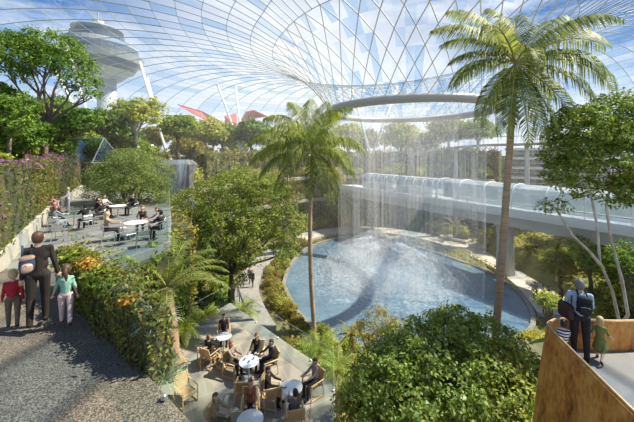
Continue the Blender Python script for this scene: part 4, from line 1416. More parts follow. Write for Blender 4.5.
# ---- group on the viewing platform
YP = lambda u, y: Vector(((u - UC) / FPX * y, y, PFZ))
m2_, m2t = person('person', 'grey-haired man in pale blue shirt standing at the rusted parapet', YP(580, 6.72), -.5, 1.8, top=(.4, .5, .68), bottom=(.03, .028, .03), shoe=(.02, .018, .015), hair='grey',
                  legs=((.04, .04), (-.05, .06)), arms=((.3, .12, .5, .15), (.25, .14, .55, .1)), voxel=.0085, turn=-.25, nod=-.02)
c2_, c2t = person('person', 'child in black and white striped shirt at the parapet corner', YP(563.5, 6.5), -.4, 1.06, child=True, top=(.5, .5, .5), bottom=(.05, .05, .06), hair='black',
                  arms=((.5, .15, .6, .2), (.6, .15, .6, .2)), sleeves='short', voxel=.0075, top_mat=striped('striped_jersey', (.03, .03, .035), (.78, .77, .74), 5.2))
g2_, g2t = person('person', 'small girl in an olive green dress stepping along the platform', YP(600, 6.66), -.9, 1.06, child=True, female=True, top=(.2, .24, .07), bottom=(.2, .24, .07), shoe=(.03, .025, .02), hair='blond', hairlen=.06,
                  legs=((.35, .1), (-.4, .5)), arms=((-.4, .25, .3, 0), (.4, .25, .4, 0)), sleeves='short', legs_bare=.6, skirt=.17, voxel=.0075)
backpack('black backpack worn by the man in the pale blue shirt', m2t['neck'], m2t['pelvis'], -.5, 1.8, (.02, .02, .024), (.03, .03, .035), .9, .03)
root = thing('messenger_bag', 'dark brown shoulder bag hanging at the blue-shirted man\'s hip', 'bag', m2t['pelvis'] + Vector((-.22, .12, .06)))
b = MB(); b.box((0, 0, 0), (.13, .34, .36), rz=.1, bev=.05); o = b.build('bag', cloth((.07, .04, .03)), None, loc=(0, 0, 0)); o.parent = root
b = MB(); b.tube([(0, .13, .16), (.06, .1, .36), (.12, .02, .46), (.06, -.1, .36), (0, -.13, .16)], .012, 5); o = b.build('strap', cloth((.05, .03, .02)), None, loc=(0, 0, 0)); o.parent = root


# ------------------------------------------------------------------ cafe furniture
def wood_chair(label):
    """low timber armchair with a reclined woven back"""
    r = thing('armchair', label, 'chair')
    def P(nm, b, m): o = b.build(nm, m, None, loc=(0, 0, 0)); o.parent = r
    b = MB(); b.box((0, .02, .41), (.5, .5, .05), rx=.08, bev=.02); P('seat', b, M_CANE)
    b = MB(); b.box((0, -.29, .63), (.46, .03, .42), rx=.3, bev=.012); P('backrest', b, M_CANE)
    for s in (-1, 1):
        b = MB(); b.bar((s * .29, .3, 0), (s * .29, .27, .6), .035); P('leg', b, M_WOOD)
        b = MB(); b.bar((s * .29, -.3, 0), (s * .29, -.24, .5), .035); P('leg', b, M_WOOD)
        b = MB(); b.box((s * .29, .0, .61), (.06, .62, .025), rx=-.04, bev=.01); P('armrest', b, M_WOOD)
        b = MB(); b.bar((s * .26, -.21, .38), (s * .26, -.37, .87), .035); P('back_post', b, M_WOOD)
        b = MB(); b.bar((s * .29, -.3, .04), (s * .29, .32, .04), .04); P('runner', b, M_WOOD)
    b = MB(); b.bar((-.28, -.37, .87), (.28, -.37, .87), .04); P('top_rail', b, M_WOOD)
    b = MB(); b.bar((-.29, .28, .37), (.29, .28, .37), .045); P('front_rail', b, M_WOOD)
    return r


def metal_chair(label):
    r = thing('cafe_chair', label, 'chair')
    def P(nm, b, m): o = b.build(nm, m, None, loc=(0, 0, 0)); o.parent = r
    b = MB(); b.box((0, 0, .45), (.46, .46, .03), bev=.012); P('seat', b, M_STEEL)
    b = MB(); b.tube([(-.24, .05, .68), (-.24, -.2, .72), (-.16, -.27, .78), (0, -.29, .8), (.16, -.27, .78), (.24, -.2, .72), (.24, .05, .68)], .018, 6)
    b.box((0, -.27, .64), (.4, .02, .22), rx=.12, bev=.008); P('backrest', b, M_STEEL)
    for sx in (-1, 1):
        for sy in (-1, 1):
            b = MB(); b.tube([(sx * .25, sy * .24, 0), (sx * .22, sy * .2, .45), (sx * .24, sy * .2, .7)] if sy < 0 else [(sx * .25, sy * .24, 0), (sx * .22, sy * .2, .44)], .015, 6); P('leg', b, M_STEEL)
    return r


def round_table(label, r=.38, top=M_WHITE):
    t = thing('cafe_table', label, 'table')
    def P(nm, b, m, sm=False): o = b.build(nm, m, None, loc=(0, 0, 0), smooth=sm); o.parent = t
    b = MB(); b.lathe([(r - .01, .715), (r, .722), (r, .738), (r - .01, .745)], n=32); P('table_top', b, top)
    b = MB(); b.lathe([(.035, .02), (.03, .7), (.09, .716)], n=14); P('stem', b, M_STEEL)
    b = MB(); b.lathe([(.26, 0), (.26, .015), (.05, .035)], n=24); P('base', b, M_STEEL)
    return t


def yaw_to(p, q):
    d = Vector(q) - Vector(p); return math.atan2(-d.x, d.y)


CH = {}


def put_chair(kind, loc, rz, label, group=None):
    if kind not in CH:
        c = (wood_chair if kind == 'wood' else metal_chair)(label); CH[kind] = c
    else: c = copy_tree(CH[kind])
    c.location = loc; c.rotation_euler = (0, 0, rz); c['label'] = label
    if group: c['group'] = group
    return c


def cup(loc, label, group):
    if 'cup' not in CH:
        c = thing('coffee_cup', label, 'cup')
        b = MB(); b.lathe([(.07, 0), (.075, .008), (.03, .012)], n=16); o = b.build('saucer', M_WHITE, None, loc=(0, 0, 0)); o.parent = c
        b = MB(); b.lathe([(.025, .012), (.04, .04), (.043, .075), (.036, .07), (.0, .055)], n=16); o = b.build('cup_body', mat('cup_glaze', (.2, .22, .26), rough=.3), None, loc=(0, 0, 0)); o.parent = c
        CH['cup'] = c
    else: c = copy_tree(CH['cup'])
    c.location = loc; c['label'] = label; c['group'] = group


# ---- lower terrace: tables with seated guests
LZT = -5.2
SITARM = ((.75, .1, .75, .25), (.8, .1, .7, .25))


def lt(u, v, z=.0): return on(u, v, LZT + z)


def seat_at(label, tbl, ang, dist, kind, z, chair_label, **kw):
    """guest on a chair at angle ang (degrees, 0 = away from the eye, clockwise) round a table"""
    a = math.radians(ang)
    p = Vector((tbl.x + math.sin(a) * dist, tbl.y + math.cos(a) * dist, z))
    y = yaw_to(p, tbl) + kw.pop('swing', 0)
    if chair_label: put_chair(kind, p, y, chair_label, kw.pop('cgroup', None))
    if label:
        fwd = Vector((-math.sin(y), math.cos(y), 0))
        kw.setdefault('arms', SITARM)
        return person('person', label, p - fwd * (.1 if kind == 'wood' else .06), y, pose='sit', seat=.46, **kw)


TA, TB, TC, TD = lt(224, 336, .74), lt(249, 361, .74), lt(292, 387, .74), lt(250, 420, .74)
for p, lab, r in ((TA, 'small round white table at the far tip of the lower terrace', .33), (TB, 'round white table set with cups in the middle of the lower terrace', .4),
                  (TC, 'bare round white table beside the lagoon-side glass of the lower terrace', .38), (TD, 'round pale table nearest the dark path on the lower terrace', .42)):
    t = round_table(lab, r); t.location = (p.x, p.y, LZT)
for i, (dx, dy) in enumerate(((-.18, .05), (.02, -.08), (.17, .1))):
    cup((TB.x + dx, TB.y + dy, LZT + .746), 'small dark cup on a white saucer on the middle table', 'cups on the middle table')
LV = dict(voxel=.014)
seat_at('man in dark suit behind the small white table at the terrace tip', TA, -18, .75, 'wood', LZT, 'timber armchair behind the small white table at the terrace tip', top=(.05, .03, .035), bottom=(.03, .03, .03), hair='brown', **LV)
seat_at('guest in black with back turned at the small white table', TA, 205, .85, 'wood', LZT, 'timber armchair in front of the small white table, under the guest in black', top=(.025, .024, .022), bottom=(.03, .03, .03), hair='brown', **LV)
seat_at('woman in black with auburn hair behind the table with cups', TB, 8, .82, 'wood', LZT, 'timber armchair behind the table with cups', top=(.03, .028, .03), hair='auburn', hairlen=.08, female=True, **LV)
seat_at('man in dark jacket on the lagoon side of the table with cups', TB, 62, .85, 'wood', LZT, 'timber armchair on the lagoon side of the table with cups', top=(.035, .03, .032), bottom=(.03, .03, .035), hair='black', **LV)
seat_at('woman in grey knit with long auburn hair at the table with cups', TB, -68, .8, 'wood', LZT, 'timber armchair under the woman in grey knit', top=(.25, .22, .2), bottom=(.05, .04, .04), hair='auburn', hairlen=.1, female=True, **LV)
put_chair('wood', (TB.x + .02, TB.y - .95, LZT), yaw_to((TB.x + .02, TB.y - .95, 0), TB), 'empty timber armchair with its back turned, in front of the table with cups')
seat_at('man in black jacket holding a dark folder at the bare white table', TC, -78, .82, 'wood', LZT, 'timber armchair under the man in black jacket at the bare table', top=(.03, .026, .024), hair='black', **LV)
seat_at('woman in mauve grey top and dark trousers beside the glass rail', TC, 52, .95, 'wood', LZT, 'timber armchair under the woman in mauve beside the glass rail', top=(.32, .25, .25), bottom=(.05, .055, .05), hair='brown', female=True, **LV)
seat_at('black-haired guest in grey seen from behind at the bare white table', TC, 168, .78, 'wood', LZT, 'timber armchair in front of the bare white table', top=(.16, .14, .13), hair='black', **LV)
seat_at('woman in rust brown top behind the table nearest the path', TD, -12, .86, 'wood', LZT, 'timber armchair behind the table nearest the path', top=(.26, .11, .07), bottom=(.05, .04, .04), hair='auburn', hairlen=.05, female=True, **LV)
seat_at('woman with long brown hair and tan coat behind the path balustrade', TD, -75, 1.15, 'wood', LZT, 'timber armchair under the woman in the tan coat', top=(.26, .18, .12), bottom=(.1, .08, .06), hair='brown', hairlen=.12, female=True, **LV)
for (u, v, rz, lab) in ((206, 362, .6, 'empty timber armchair facing the garden, behind the tan coat'), (178, 372, -.9, 'empty timber armchair seen through the path balustrade'),
                        (186, 402, -2.2, 'empty timber armchair turned to the hedge, close to the path balustrade'), (226, 366, .9, 'empty timber armchair beside the woman in grey knit'),
                        (272, 405, .3, 'empty timber armchair beside the table nearest the path')):
    p = lt(u, v); put_chair('wood', p, rz, lab)
person('person', 'tall guest in grey brown standing by the spiky grass on the lower terrace', lt(172, 381), -.6, 1.7, female=True, top=(.2, .15, .14), bottom=(.18, .14, .13), hair='brown', hairlen=.1, arms=((.3, .1, .8, .2), (.2, .1, .4, .1)), voxel=.014)
root = thing('folder', 'dark folder held by the man in black jacket', 'folder', (TC.x - .33, TC.y + .08, LZT + .76))
b = MB(); b.box((0, 0, .012), (.24, .32, .018), rz=.2, bev=.004); o = b.build('cover', cloth((.03, .03, .035)), None, loc=(0, 0, 0)); o.parent = root
b = MB(); b.box((0.005, 0, .024), (.22, .3, .006), rz=.2); o = b.build('paper', mat('paper', (.75, .74, .7)), None, loc=(0, 0, 0)); o.parent = root

# ---- upper terrace
T1, T2, T3, T4 = on(74, 213, .74), on(136, 222, .74), on(118, 205.5, .74), on(108, 230, .74)
GT = glass_mat('table_glass', (.7, .85, .88), .22, .03)
for p, lab, r, tm in ((T1, 'round glass table by the purple wall on the upper terrace', .55, GT), (T2, 'round white table at the drop side of the upper terrace', .5, M_WHITE),
                      (T3, 'round white table deepest on the upper terrace, under the pale tree', .45, M_WHITE)):
    t = round_table(lab, r, tm); t.location = (p.x, p.y, 0)
UV = dict(voxel=.018)
B1 = (.03, .028, .03)
seat_at('man in dark suit with legs stretched towards the glass table', T1, -80, 1.15, 'metal', 0, 'silver chair under the man with stretched legs', top=B1, hair='black', lean=-.15, legs=((1.25, .5), (1.3, .7)), arms=((.5, .1, .5, .2), (.5, .1, .5, .2)), **UV)
seat_at('man in dark suit on the near side of the glass table', T1, 118, 1.15, 'metal', 0, 'silver chair with curved back on the near side of the glass table', top=B1, hair='black', lean=.15, **UV)
seat_at('woman in dark jacket behind the glass table', T1, 48, 1.1, 'metal', 0, 'silver chair behind the glass table', top=(.05, .04, .04), hair='auburn', female=True, **UV)
seat_at('brown-haired guest in grey seen from behind at the glass table', T1, 188, .95, 'metal', 0, 'silver chair in front of the glass table', top=(.3, .33, .34), bottom=(.3, .33, .35), hair='auburn', hairlen=.06, female=True, **UV)
seat_at('man in black suit at the table under the pale tree, facing the path', T3, 20, .95, 'metal', 0, 'silver chair behind the table under the pale tree', top=B1, hair='black', **UV)
seat_at('man in black suit leaning at the table under the pale tree', T3, 225, 1.0, 'metal', 0, 'silver chair with its back to the path at the table under the pale tree', top=B1, hair='black', lean=.1, **UV)
seat_at('woman in pale grey blouse at the table under the pale tree', T3, -70, 1.15, 'metal', 0, 'silver chair under the woman in pale grey blouse', top=(.5, .47, .45), hair='brown', female=True, **UV)
seat_at('woman in dark brown cardigan at the white table by the drop', T2, -15, .95, 'metal', 0, 'silver chair behind the white table by the drop', top=(.06, .035, .03), hair='auburn', hairlen=.05, female=True, **UV)
seat_at('blond woman in tan vest and black skirt at the white table by the drop', T2, 240, 1.05, 'metal', 0, 'silver chair under the blond woman in tan vest', top=(.4, .3, .22), bottom=(.03, .03, .03), hair='blond', hairlen=.1, female=True, **UV)
seat_at('grey-pink dressed woman leaning to the white table by the drop', T2, 50, .95, 'metal', 0, 'silver chair under the grey-pink dressed woman', top=(.42, .34, .32), bottom=(.3, .25, .24), hair='brown', female=True, lean=.2, **UV)
seat_at('man in black suit at the terrace edge beside the white table', T2, 98, 1.2, 'metal', 0, 'silver chair at the terrace edge beside the white table', top=B1, hair='black', **UV)
for (u, v, rz, lab) in ((128, 244, -.5, 'empty silver chair in front of the white table by the drop'), (143, 247, .6, 'empty silver chair nearest the planted terrace edge'),
                        (60, 240, .4, 'empty silver chair by the hedge end on the upper terrace'), (163, 226, 1.4, 'empty silver chair in the far corner of the terrace edge')):
    p = on(u, v, 0); put_chair('metal', p, rz, lab)
# mother with a child and a pushchair at the wall
person('person', 'woman in pale pink coat standing by the flowering wall', on(68, 212, 0), 2.6, 1.68, female=True, top=(.62, .45, .42), bottom=(.45, .4, .4), hair='blond', hairlen=.06, arms=((.5, .1, .5, .1), (.4, .1, .5, .1)), voxel=.018)
person('person', 'small child in dark blue with pink hood beside the woman in pale pink', on(60.5, 213, 0), 2.2, 1.05, child=True, top=(.1, .11, .2), bottom=(.45, .1, .14), hair='brown', voxel=.018)
p0 = on(51.5, 214, 0)
root = thing('pushchair', 'pink hooded pushchair parked by the flowering wall', 'pushchair', p0)
b = MB(); b.sphere(p0 + Vector((0, 0, .72)), (.26, .3, .28), 14, 9); b.build('hood', cloth((.72, .3, .38)), root, smooth=True)
b = MB(); b.box(p0 + Vector((.1, -.1, .5)), (.36, .5, .16), rx=.3, bev=.05); b.build('seat', cloth((.4, .1, .16)), root)
for dx in (-.2, .2):
    b = MB(); b.bar(p0 + Vector((dx, .4, .98)), p0 + Vector((dx, -.35, .12)), .03); b.build('frame', M_STEEL, root)
    for dy in (-.3, .25):
        b = MB(); b.lathe([(.12, -.02), (.12, .02)], n=16)
        b.v = [tuple(p0 + Vector((dx + v[2], dy + v[0], .12 + v[1]))) for v in b.v]; b.build('wheel', cloth((.05, .05, .05)), root)
        b = MB(); b.bar(p0 + Vector((dx, dy, .12)), p0 + Vector((dx, -.05, .45)), .025); b.build('strut', M_STEEL, root)

# ---- strollers by the lagoon
for i, (u, v, yw, c, lab) in enumerate(((274.5, 257, .2, (.03, .03, .03), 'person in black at the far end of the grey lagoon walk'), (252.5, 287, 2.8, (.1, .09, .12), 'person in grey jacket halfway along the grey lagoon walk'),
                                        (249.5, 283.5, 2.9, (.3, .26, .25), 'person in beige beside the grey jacket on the lagoon walk'), (488, 251, 1.2, (.4, .35, .3), 'person in tan on the promenade beside the cycad planters'),
                                        (527, 262, .4, (.3, .3, .33), 'person in pale grey on the promenade by the viaduct pier'), (538, 271, 2.0, (.5, .45, .42), 'person in cream on the promenade past the viaduct pier'),
                                        (535, 300, 2.4, (.35, .3, .28), 'person in brown strolling where the promenade meets the yellow shrubs'),
                                        (543, 304, -2.2, (.6, .55, .5), 'person in white shirt in the couple behind the striped child'), (549, 305, -2.2, (.12, .1, .1), 'person in dark clothes in the couple behind the striped child'))):
    person('person', lab, on(u, v, VALLEY + (.05 if u < 300 else .03)), yw, 1.72, top=c, bottom=(.08, .08, .09), hair=('black', 'brown', 'auburn')[i % 3], legs=((.2, .1), (-.2, .25)), voxel=.022)
# ------------------------------------------------------------------ planting
# near hedge along the path
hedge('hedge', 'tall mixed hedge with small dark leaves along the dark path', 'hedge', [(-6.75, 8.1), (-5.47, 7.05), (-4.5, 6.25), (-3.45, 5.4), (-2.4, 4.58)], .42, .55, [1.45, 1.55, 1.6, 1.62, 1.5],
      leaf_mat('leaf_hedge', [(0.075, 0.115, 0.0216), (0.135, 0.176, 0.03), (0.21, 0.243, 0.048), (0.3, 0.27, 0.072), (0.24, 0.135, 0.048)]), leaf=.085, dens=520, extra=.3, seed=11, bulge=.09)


def rosette(name, label, cat, loc, n, L, w, m, seed, el=(.3, 1.4), droop=.7, pin=0, group=None):
    r = thing(name, label, cat, loc, group)
    mesh_obj('blade' if not pin else 'foliage', blade_mesh('blade', n, L, w, np.random.default_rng(seed), m, el, droop, 5, pin), r)
    return r


rosette('spiky_grass', 'silvery spiky grass clump standing out of the hedge by the path end', 'plant', at(158, 324, 4.85), 60, .45, .026, G_SILVER, 1)
rosette('spiky_grass', 'pale feathery grass clump at the foot of the path balustrade', 'plant', at(163, 384, 4.6), 130, .45, .014, leaf_mat('leaf_frost', [(.35, .45, .28), (.48, .56, .4)]), 2)
rosette('spiky_grass', 'pale spiky grass clump on the hedge top beside the terrace', 'plant', at(90, 270, 8.0), 45, .8, .035, G_SILVER, 3)
for i, (u, v, d, s, lab) in enumerate(((89, 268, 6.45, .2, 'cluster of orange flowers on the hedge top nearest the terrace'), (129, 304, 4.95, .11, 'small cluster of orange flowers near the spiky grass'))):
    rng = np.random.default_rng(40 + i)
    p = at(u, v, d); r = thing('orange_flower', lab, 'flowers', p)
    q, n_ = crown_points([(np.array([0, 0, .05]), np.array([s, s, s * .8]))], 40, 9, .08, rng, -.2)
    mesh_obj('blossom', leaves_mesh('blossom', q, n_, .06, .8, rng, [F_ORANGE]), r)
    b = MB()
    for k in range(5): b.tube([p + Vector((.03 * k - .06, 0, -.5)), p + Vector((.08 * k - .16, .02, 0))], .008, 4)
    b.build('stem', M_RIB, r)
for i, (u, v, d, sz, lab) in enumerate(((75, 262, 7.2, .4, 'broad-leaved bush rising out of the hedge beside the mint-topped girl'), (112, 288, 5.65, .26, 'bright leafy bush in the middle of the path hedge'), (102, 278, 6.0, .24, 'low leafy bush on the hedge behind the first orange flowers'))):
    o = shrub_proto('hedge_bush', (sz, sz, sz * .9), G_MID, 50, 16, .14, .13, seed=60 + i); place(o, at(u, v, d) - Vector((0, 0, sz * .9))); tag(o, lab, 'shrub')

# flowering wall on the left
hedge('flowering_wall', 'high leafy wall with purple bougainvillea along its top', 'green wall', [(-10.55, 6.8), (-10.9, 9.6), (-17.7, 19), (-25, 31)], 1.1, [.6, .6, .4, .2], [3.35, 3.3, 3.5, 3.9],
      leaf_mat('leaf_wall', [(0.075, 0.121, 0.024), (0.135, 0.189, 0.036), (0.195, 0.243, 0.06), (0.18, 0.135, 0.048), (0.255, 0.162, 0.072)]), leaf=.17, dens=75, flower=F_PURPLE,
      fl_where=lambda p, zt, rng: np.clip((zt - .76) * 1.8, 0, .34) + .015 + .2 * (p[:, 1] > 21) * (zt > .45), seed=5, bulge=.22)
# planting that hangs below the front of the upper terrace
hedge('planted_wall', 'thick green planting hanging below the front edge of the upper terrace', 'green wall', [(-8.7, 10.2), (-7.35, 10.8), (-6.75, 13.2), (-7.4, 15.2)], .9, -6.5, -.25, G_MID, leaf=.2, dens=70, seed=6, bulge=.35)
hedge('planted_wall', 'green planting below the long side of the upper terrace, behind the round tree', 'green wall', [(-7.2, 15.2), (-8.2, 18), (-13.5, 28.5)], 1.2, -9.8, -.4, G_OLIVE, leaf=.26, dens=28, seed=7, bulge=.35)

# rim faces
G_CLIFF = leaf_mat('leaf_cliff_brown', [(.2, .17, .06), (.32, .28, .1), (.24, .26, .08), (.42, .36, .15)])
G_CLIFFG = leaf_mat('leaf_cliff_green', [(.2, .22, .06), (.32, .33, .09), (.26, .24, .08), (.46, .43, .16)])
WALL_SPEC = dict(core=mat('cliff_moss', (.1, .1, .04), (.07, .08, .03), scale=.5, rough=.95), leaf=.46, dens=17, bulge=.6, jitter=.9)
hedge('green_wall', 'brownish planted cliff left of the cascade under the rim trees', 'green wall', [(-25, 31.5), (-23.5, 38), (-19.5, 39.5)], 1.6, -9.9, 3.7, G_CLIFF, seed=21, **WALL_SPEC)
hedge('green_wall', 'brown-green planted cliff between the cascade and the crowd of rim trees', 'green wall', [(-15, 39), (-13, 46), (-9, 52), (-3, 58)], 1.6, -9.9, 3.9, G_CLIFF, seed=22, **WALL_SPEC)
hedge('green_wall', 'tall planted cliff behind the slender palm and the viaduct end', 'green wall', [(-3, 58), (4, 61), (9, 61)], 1.6, -9.9, 3.2, G_CLIFFG, seed=23, **WALL_SPEC)
hedge('green_wall', 'long planted cliff with purple flowers beneath the footbridge', 'green wall', [(9, 61), (17, 60), (25, 56.5), (31, 51)], 1.8, -9.9, [3.6, 4.2, 4.4, 4.2], G_CLIFFG, flower=F_PURPLE,
      fl_where=lambda p, zt, rng: .35 * (np.sin(p[:, 0] * .9) * np.sin(p[:, 2] * 1.3 + p[:, 0] * .3) > .62) + .2 * (zt > .97), seed=24, **WALL_SPEC)
hedge('green_wall', 'shaded planted bank at the foot of the white terraced building', 'green wall', [(32, 49), (38, 44), (44, 36), (47, 26)], 2.0, -9.9, [-2.5, -2.5, -3, -3], G_MID, seed=25, **WALL_SPEC)

# ---- the slender palm in the middle and the big palm on the right
def fr(spec): return [(math.radians(a), math.radians(e), L, d) for a, e, L, d in spec]


TP = [at(313.5, 372, 17), at(314, 330, 17), at(311, 280, 17), at(310, 230, 17), at(311, 190, 17), at(313, 152, 17)]
palm('palm_tree', 'slender palm rising at the lagoon\'s near shore with a full feathery crown', TP, .13,
     fr([(95, 80, 3.53, .8), (20, 68, 3.53, 1.1), (170, 62, 3.65, 1.5), (200, 35, 3.76, 1.5), (160, 18, 3.65, 1.4), (185, -5, 3.42, 1.1), (215, -30, 3.31, .7), (250, 20, 3.42, 1.7), (285, -25, 3.19, .9), (310, 10, 3.31, 1.7),
         (345, -10, 2.96, 1.2), (0, 30, 3.08, 1.6), (35, 5, 3.19, 1.3), (70, 40, 3.42, 1.5), (110, 30, 3.42, 1.6), (135, 0, 3.42, 1.2), (230, 48, 3.42, 1.5), (300, 60, 3.31, 1.2), (60, 72, 3.42, .6), (150, 78, 3.31, .9), (265, -50, 2.96, .5), (325, -45, 2.96, .6),
         (195, 12, 3.65, 1.2), (20, -35, 2.74, .8)]),
     .31, G_PALM, M_RIB, seed=4, pairs=66, hang=.9)
TP = [at(494, 352, 11), at(496, 330, 11), at(501, 270, 11), at(506, 200, 11), at(511, 130, 11), at(514, 92, 11), at(516, 66, 11)]
palm('palm_tree', 'large palm with a thick leaning trunk and drooping fronds on the lagoon\'s right shore', TP, .125,
     fr([(92, 76, 3.3, .9), (150, 66, 3.4, 1.0), (172, 50, 3.4, 1.3), (178, 24, 2.5, 1.2), (188, 2, 2.7, 1.2), (200, -35, 2.9, .7), (60, 70, 3.6, 1.2), (20, 56, 3.9, 1.3), (8, 34, 4.1, 1.15), (358, 12, 3.9, 1.5),
         (350, -8, 3.3, 1.4), (335, -40, 3.2, .8), (315, -58, 3.2, .5), (285, -66, 3.4, .3), (255, -62, 3.3, .4), (230, -50, 3.2, .6), (300, 10, 3.0, 1.9), (250, 15, 2.9, 1.9), (30, 5, 3.2, 1.4), (120, 20, 3.0, 1.5),
         (45, 30, 3.4, 1.4), (220, 40, 3.1, 1.6), (130, 50, 3.3, 1.2), (330, 48, 3.2, 1.5), (75, -5, 3.0, 1.2), (100, -40, 2.8, .6), (340, -65, 3.0, .3), (210, -62, 2.9, .3)]),
     .26, G_PALM, M_RIB, seed=9, pairs=66, hang=.8)
# feathery palm by the lower terrace
TP = [at(173, 352, 12.4), at(172, 332, 12.4), at(169, 308, 12.4), at(167, 290, 12.4)]
TP[0].z = -5.35
palm('palm_tree', 'stout palm with arching thin fronds between the upper and lower terraces', TP, .25,
     fr([(k * 37 % 360, (62, 40, 15)[k % 3], 2.7, (1.3, 1.5, 1.3)[k % 3]) for k in range(21)]), .17, leaf_mat('leaf_feather', [(0.135, 0.189, 0.036), (0.225, 0.27, 0.06), (0.3, 0.351, 0.096)]), M_RIB, seed=14, pairs=40)

# ---- large broadleaf trees
V = lambda u, v, d: tuple(at(u, v, d))


def blobs_px(spec):
    """(u, v, depth, half width px, half height px)"""
    return [(V(u, v, d), (w * d / FPX, w * d / FPX * .9, h * d / FPX)) for u, v, d, w, h in spec]


tree('round_tree', 'round light-green tree in front of the cascade, beside the slender palm', 'tree', (at(228, 300, 25).x, 25, VALLEY - .4),
     blobs_px([(225, 200, 25, 38, 30), (262, 205, 25.5, 34, 30), (195, 212, 25, 28, 26), (285, 222, 25, 22, 24), (245, 185, 26, 34, 20), (210, 240, 24.5, 34, 26), (255, 245, 24, 32, 26), (232, 225, 23.5, 36, 26), (288, 248, 26, 12, 18), (190, 262, 24.5, 22, 24), (225, 272, 24, 24, 22)]),
     leaf_mat('leaf_round', [(0.139, 0.199, 0.0321), (0.215, 0.277, 0.0459), (0.291, 0.344, 0.0688), (0.392, 0.409, 0.11)]), M_BARK, .22, .5, 1050, 30, .5, .19, .5, seed=31, twigs=2)
tree('weeping_tree', 'soft pale-green drooping tree behind the cafe guests', 'tree', (at(130, 206, 24).x, 24, -9.9),
     blobs_px([(120, 176, 23, 30, 24), (140, 174, 24, 32, 24), (104, 186, 23.5, 22, 24), (150, 192, 24, 20, 20), (166, 206, 23, 16, 16), (135, 192, 23, 30, 20), (180, 220, 23, 14, 18), (126, 162, 24, 22, 14)]),
     leaf_mat('leaf_weeping', [(0.15, 0.214, 0.0581), (0.233, 0.297, 0.0872), (0.301, 0.369, 0.116)]), M_BARK, .16, .45, 760, 34, .55, .15, .34, seed=32)
# bushy tree at the bottom
tree('bushy_tree', 'dense glossy bushy tree in front of the lagoon, level with the lower terrace', 'tree', (at(450, 420, 9.3).x, 9.3, VALLEY - .4),
     blobs_px([(395, 385, 9, 46, 38), (440, 355, 9.4, 52, 34), (490, 350, 9.8, 44, 30), (455, 330, 10.2, 28, 22), (515, 378, 9.6, 34, 34), (425, 400, 8.4, 60, 40), (480, 400, 8.6, 58, 44), (375, 405, 8.8, 38, 34), (360, 420, 8.6, 24, 22), (450, 440, 8.2, 80, 44), (525, 410, 9.2, 24, 30), (410, 350, 10, 34, 24)]),
     leaf_mat('leaf_glossy', [(.12, .18, .028), (.2, .28, .045), (.29, .36, .065), (.4, .45, .1), (.56, .56, .18)], rough=.4), M_BARK, .2, .55, 1300, 28, .3, .135, .5, seed=33, twigs=2)
tree('feathery_bush', 'darker feathery bush between the spray and the bushy tree', 'tree', (at(378, 345, 14).x, 14, VALLEY - .4),
     blobs_px([(378, 325, 14, 20, 20), (365, 340, 14, 18, 18), (395, 335, 13.6, 18, 18), (382, 345, 13.4, 22, 16)]), G_OLIVE, M_BARK, .1, .5, 150, 26, .3, .15, .22, seed=34)
# pale-stemmed tree on the right
BS = Vector((9.6, 10.6, -3.6))
tree('pale_stemmed_tree', 'leafy tree on two slim white stems behind the rusted parapet', 'tree', BS,
     blobs_px([(585, 130, 10.4, 34, 26), (615, 118, 10.6, 36, 26), (570, 155, 10.2, 26, 20), (605, 160, 10.4, 40, 26), (632, 150, 10.4, 30, 32), (560, 178, 10, 16, 14), (600, 190, 10.2, 26, 18), (630, 195, 10.2, 22, 22), (650, 130, 11, 34, 34), (553, 205, 10, 10, 10), (660, 180, 11, 30, 30)]),
     leaf_mat('leaf_right', [(0.0897, 0.141, 0.0212), (0.154, 0.227, 0.0331), (0.257, 0.322, 0.053), (0.386, 0.416, 0.0796)]), M_PALEBARK, .048, .5, 900, 30, .3, .12, .5, seed=35, twigs=2,
     stems=[[BS, at(620, 325, 10.5), at(612, 290, 10.4), at(600, 262, 10.3), at(597, 225, 10.3), at(590, 190, 10.3)], [BS + Vector((.25, .1, 0)), at(628, 315, 10.7), at(622, 280, 10.6), at(611, 240, 10.5), at(606, 205, 10.4), at(612, 180, 10.4)],
            [at(603, 268, 10.3), at(588, 250, 10.2), at(572, 235, 10.1), at(558, 212, 10.0)]])
# bananas and other foreground leaves behind the parapet
def banana(label, loc, n, L, w, seed, m=G_MID):
    r = thing('banana_plant', label, 'plant', loc); rng = np.random.default_rng(seed)
    b = MB(); b.tube([Vector(loc) + Vector((0, 0, -.2)), Vector(loc) + Vector((0, 0, L * .5))], [.1, .06], 8); b.build('stem', M_RIB, r)
    for k in range(n):
        me = blade_mesh('leaf', 1, L, w, rng, m, (.7, 1.3), .9, 8, 0, L * .45)
        me.transform(Matrix.Rotation(k * 2.4 + seed, 4, 'Z')); mesh_obj('leaf', me, r)


banana('broad-leaved banana plant just behind the parapet, left of the white stems', (8.9, 9.0, -3.6), 7, 2.3, .55, 3, G_MID)
banana('upright banana plant at the shore beside the slender palm', (at(296, 350, 16).x, 16, VALLEY - .4), 6, 2.2, .55, 5, G_DEEP)
banana('small banana plant below the lagoon-side glass of the lower terrace', (2.0, 13.6, VALLEY - .4), 7, 2.0, .5, 8, G_MID)

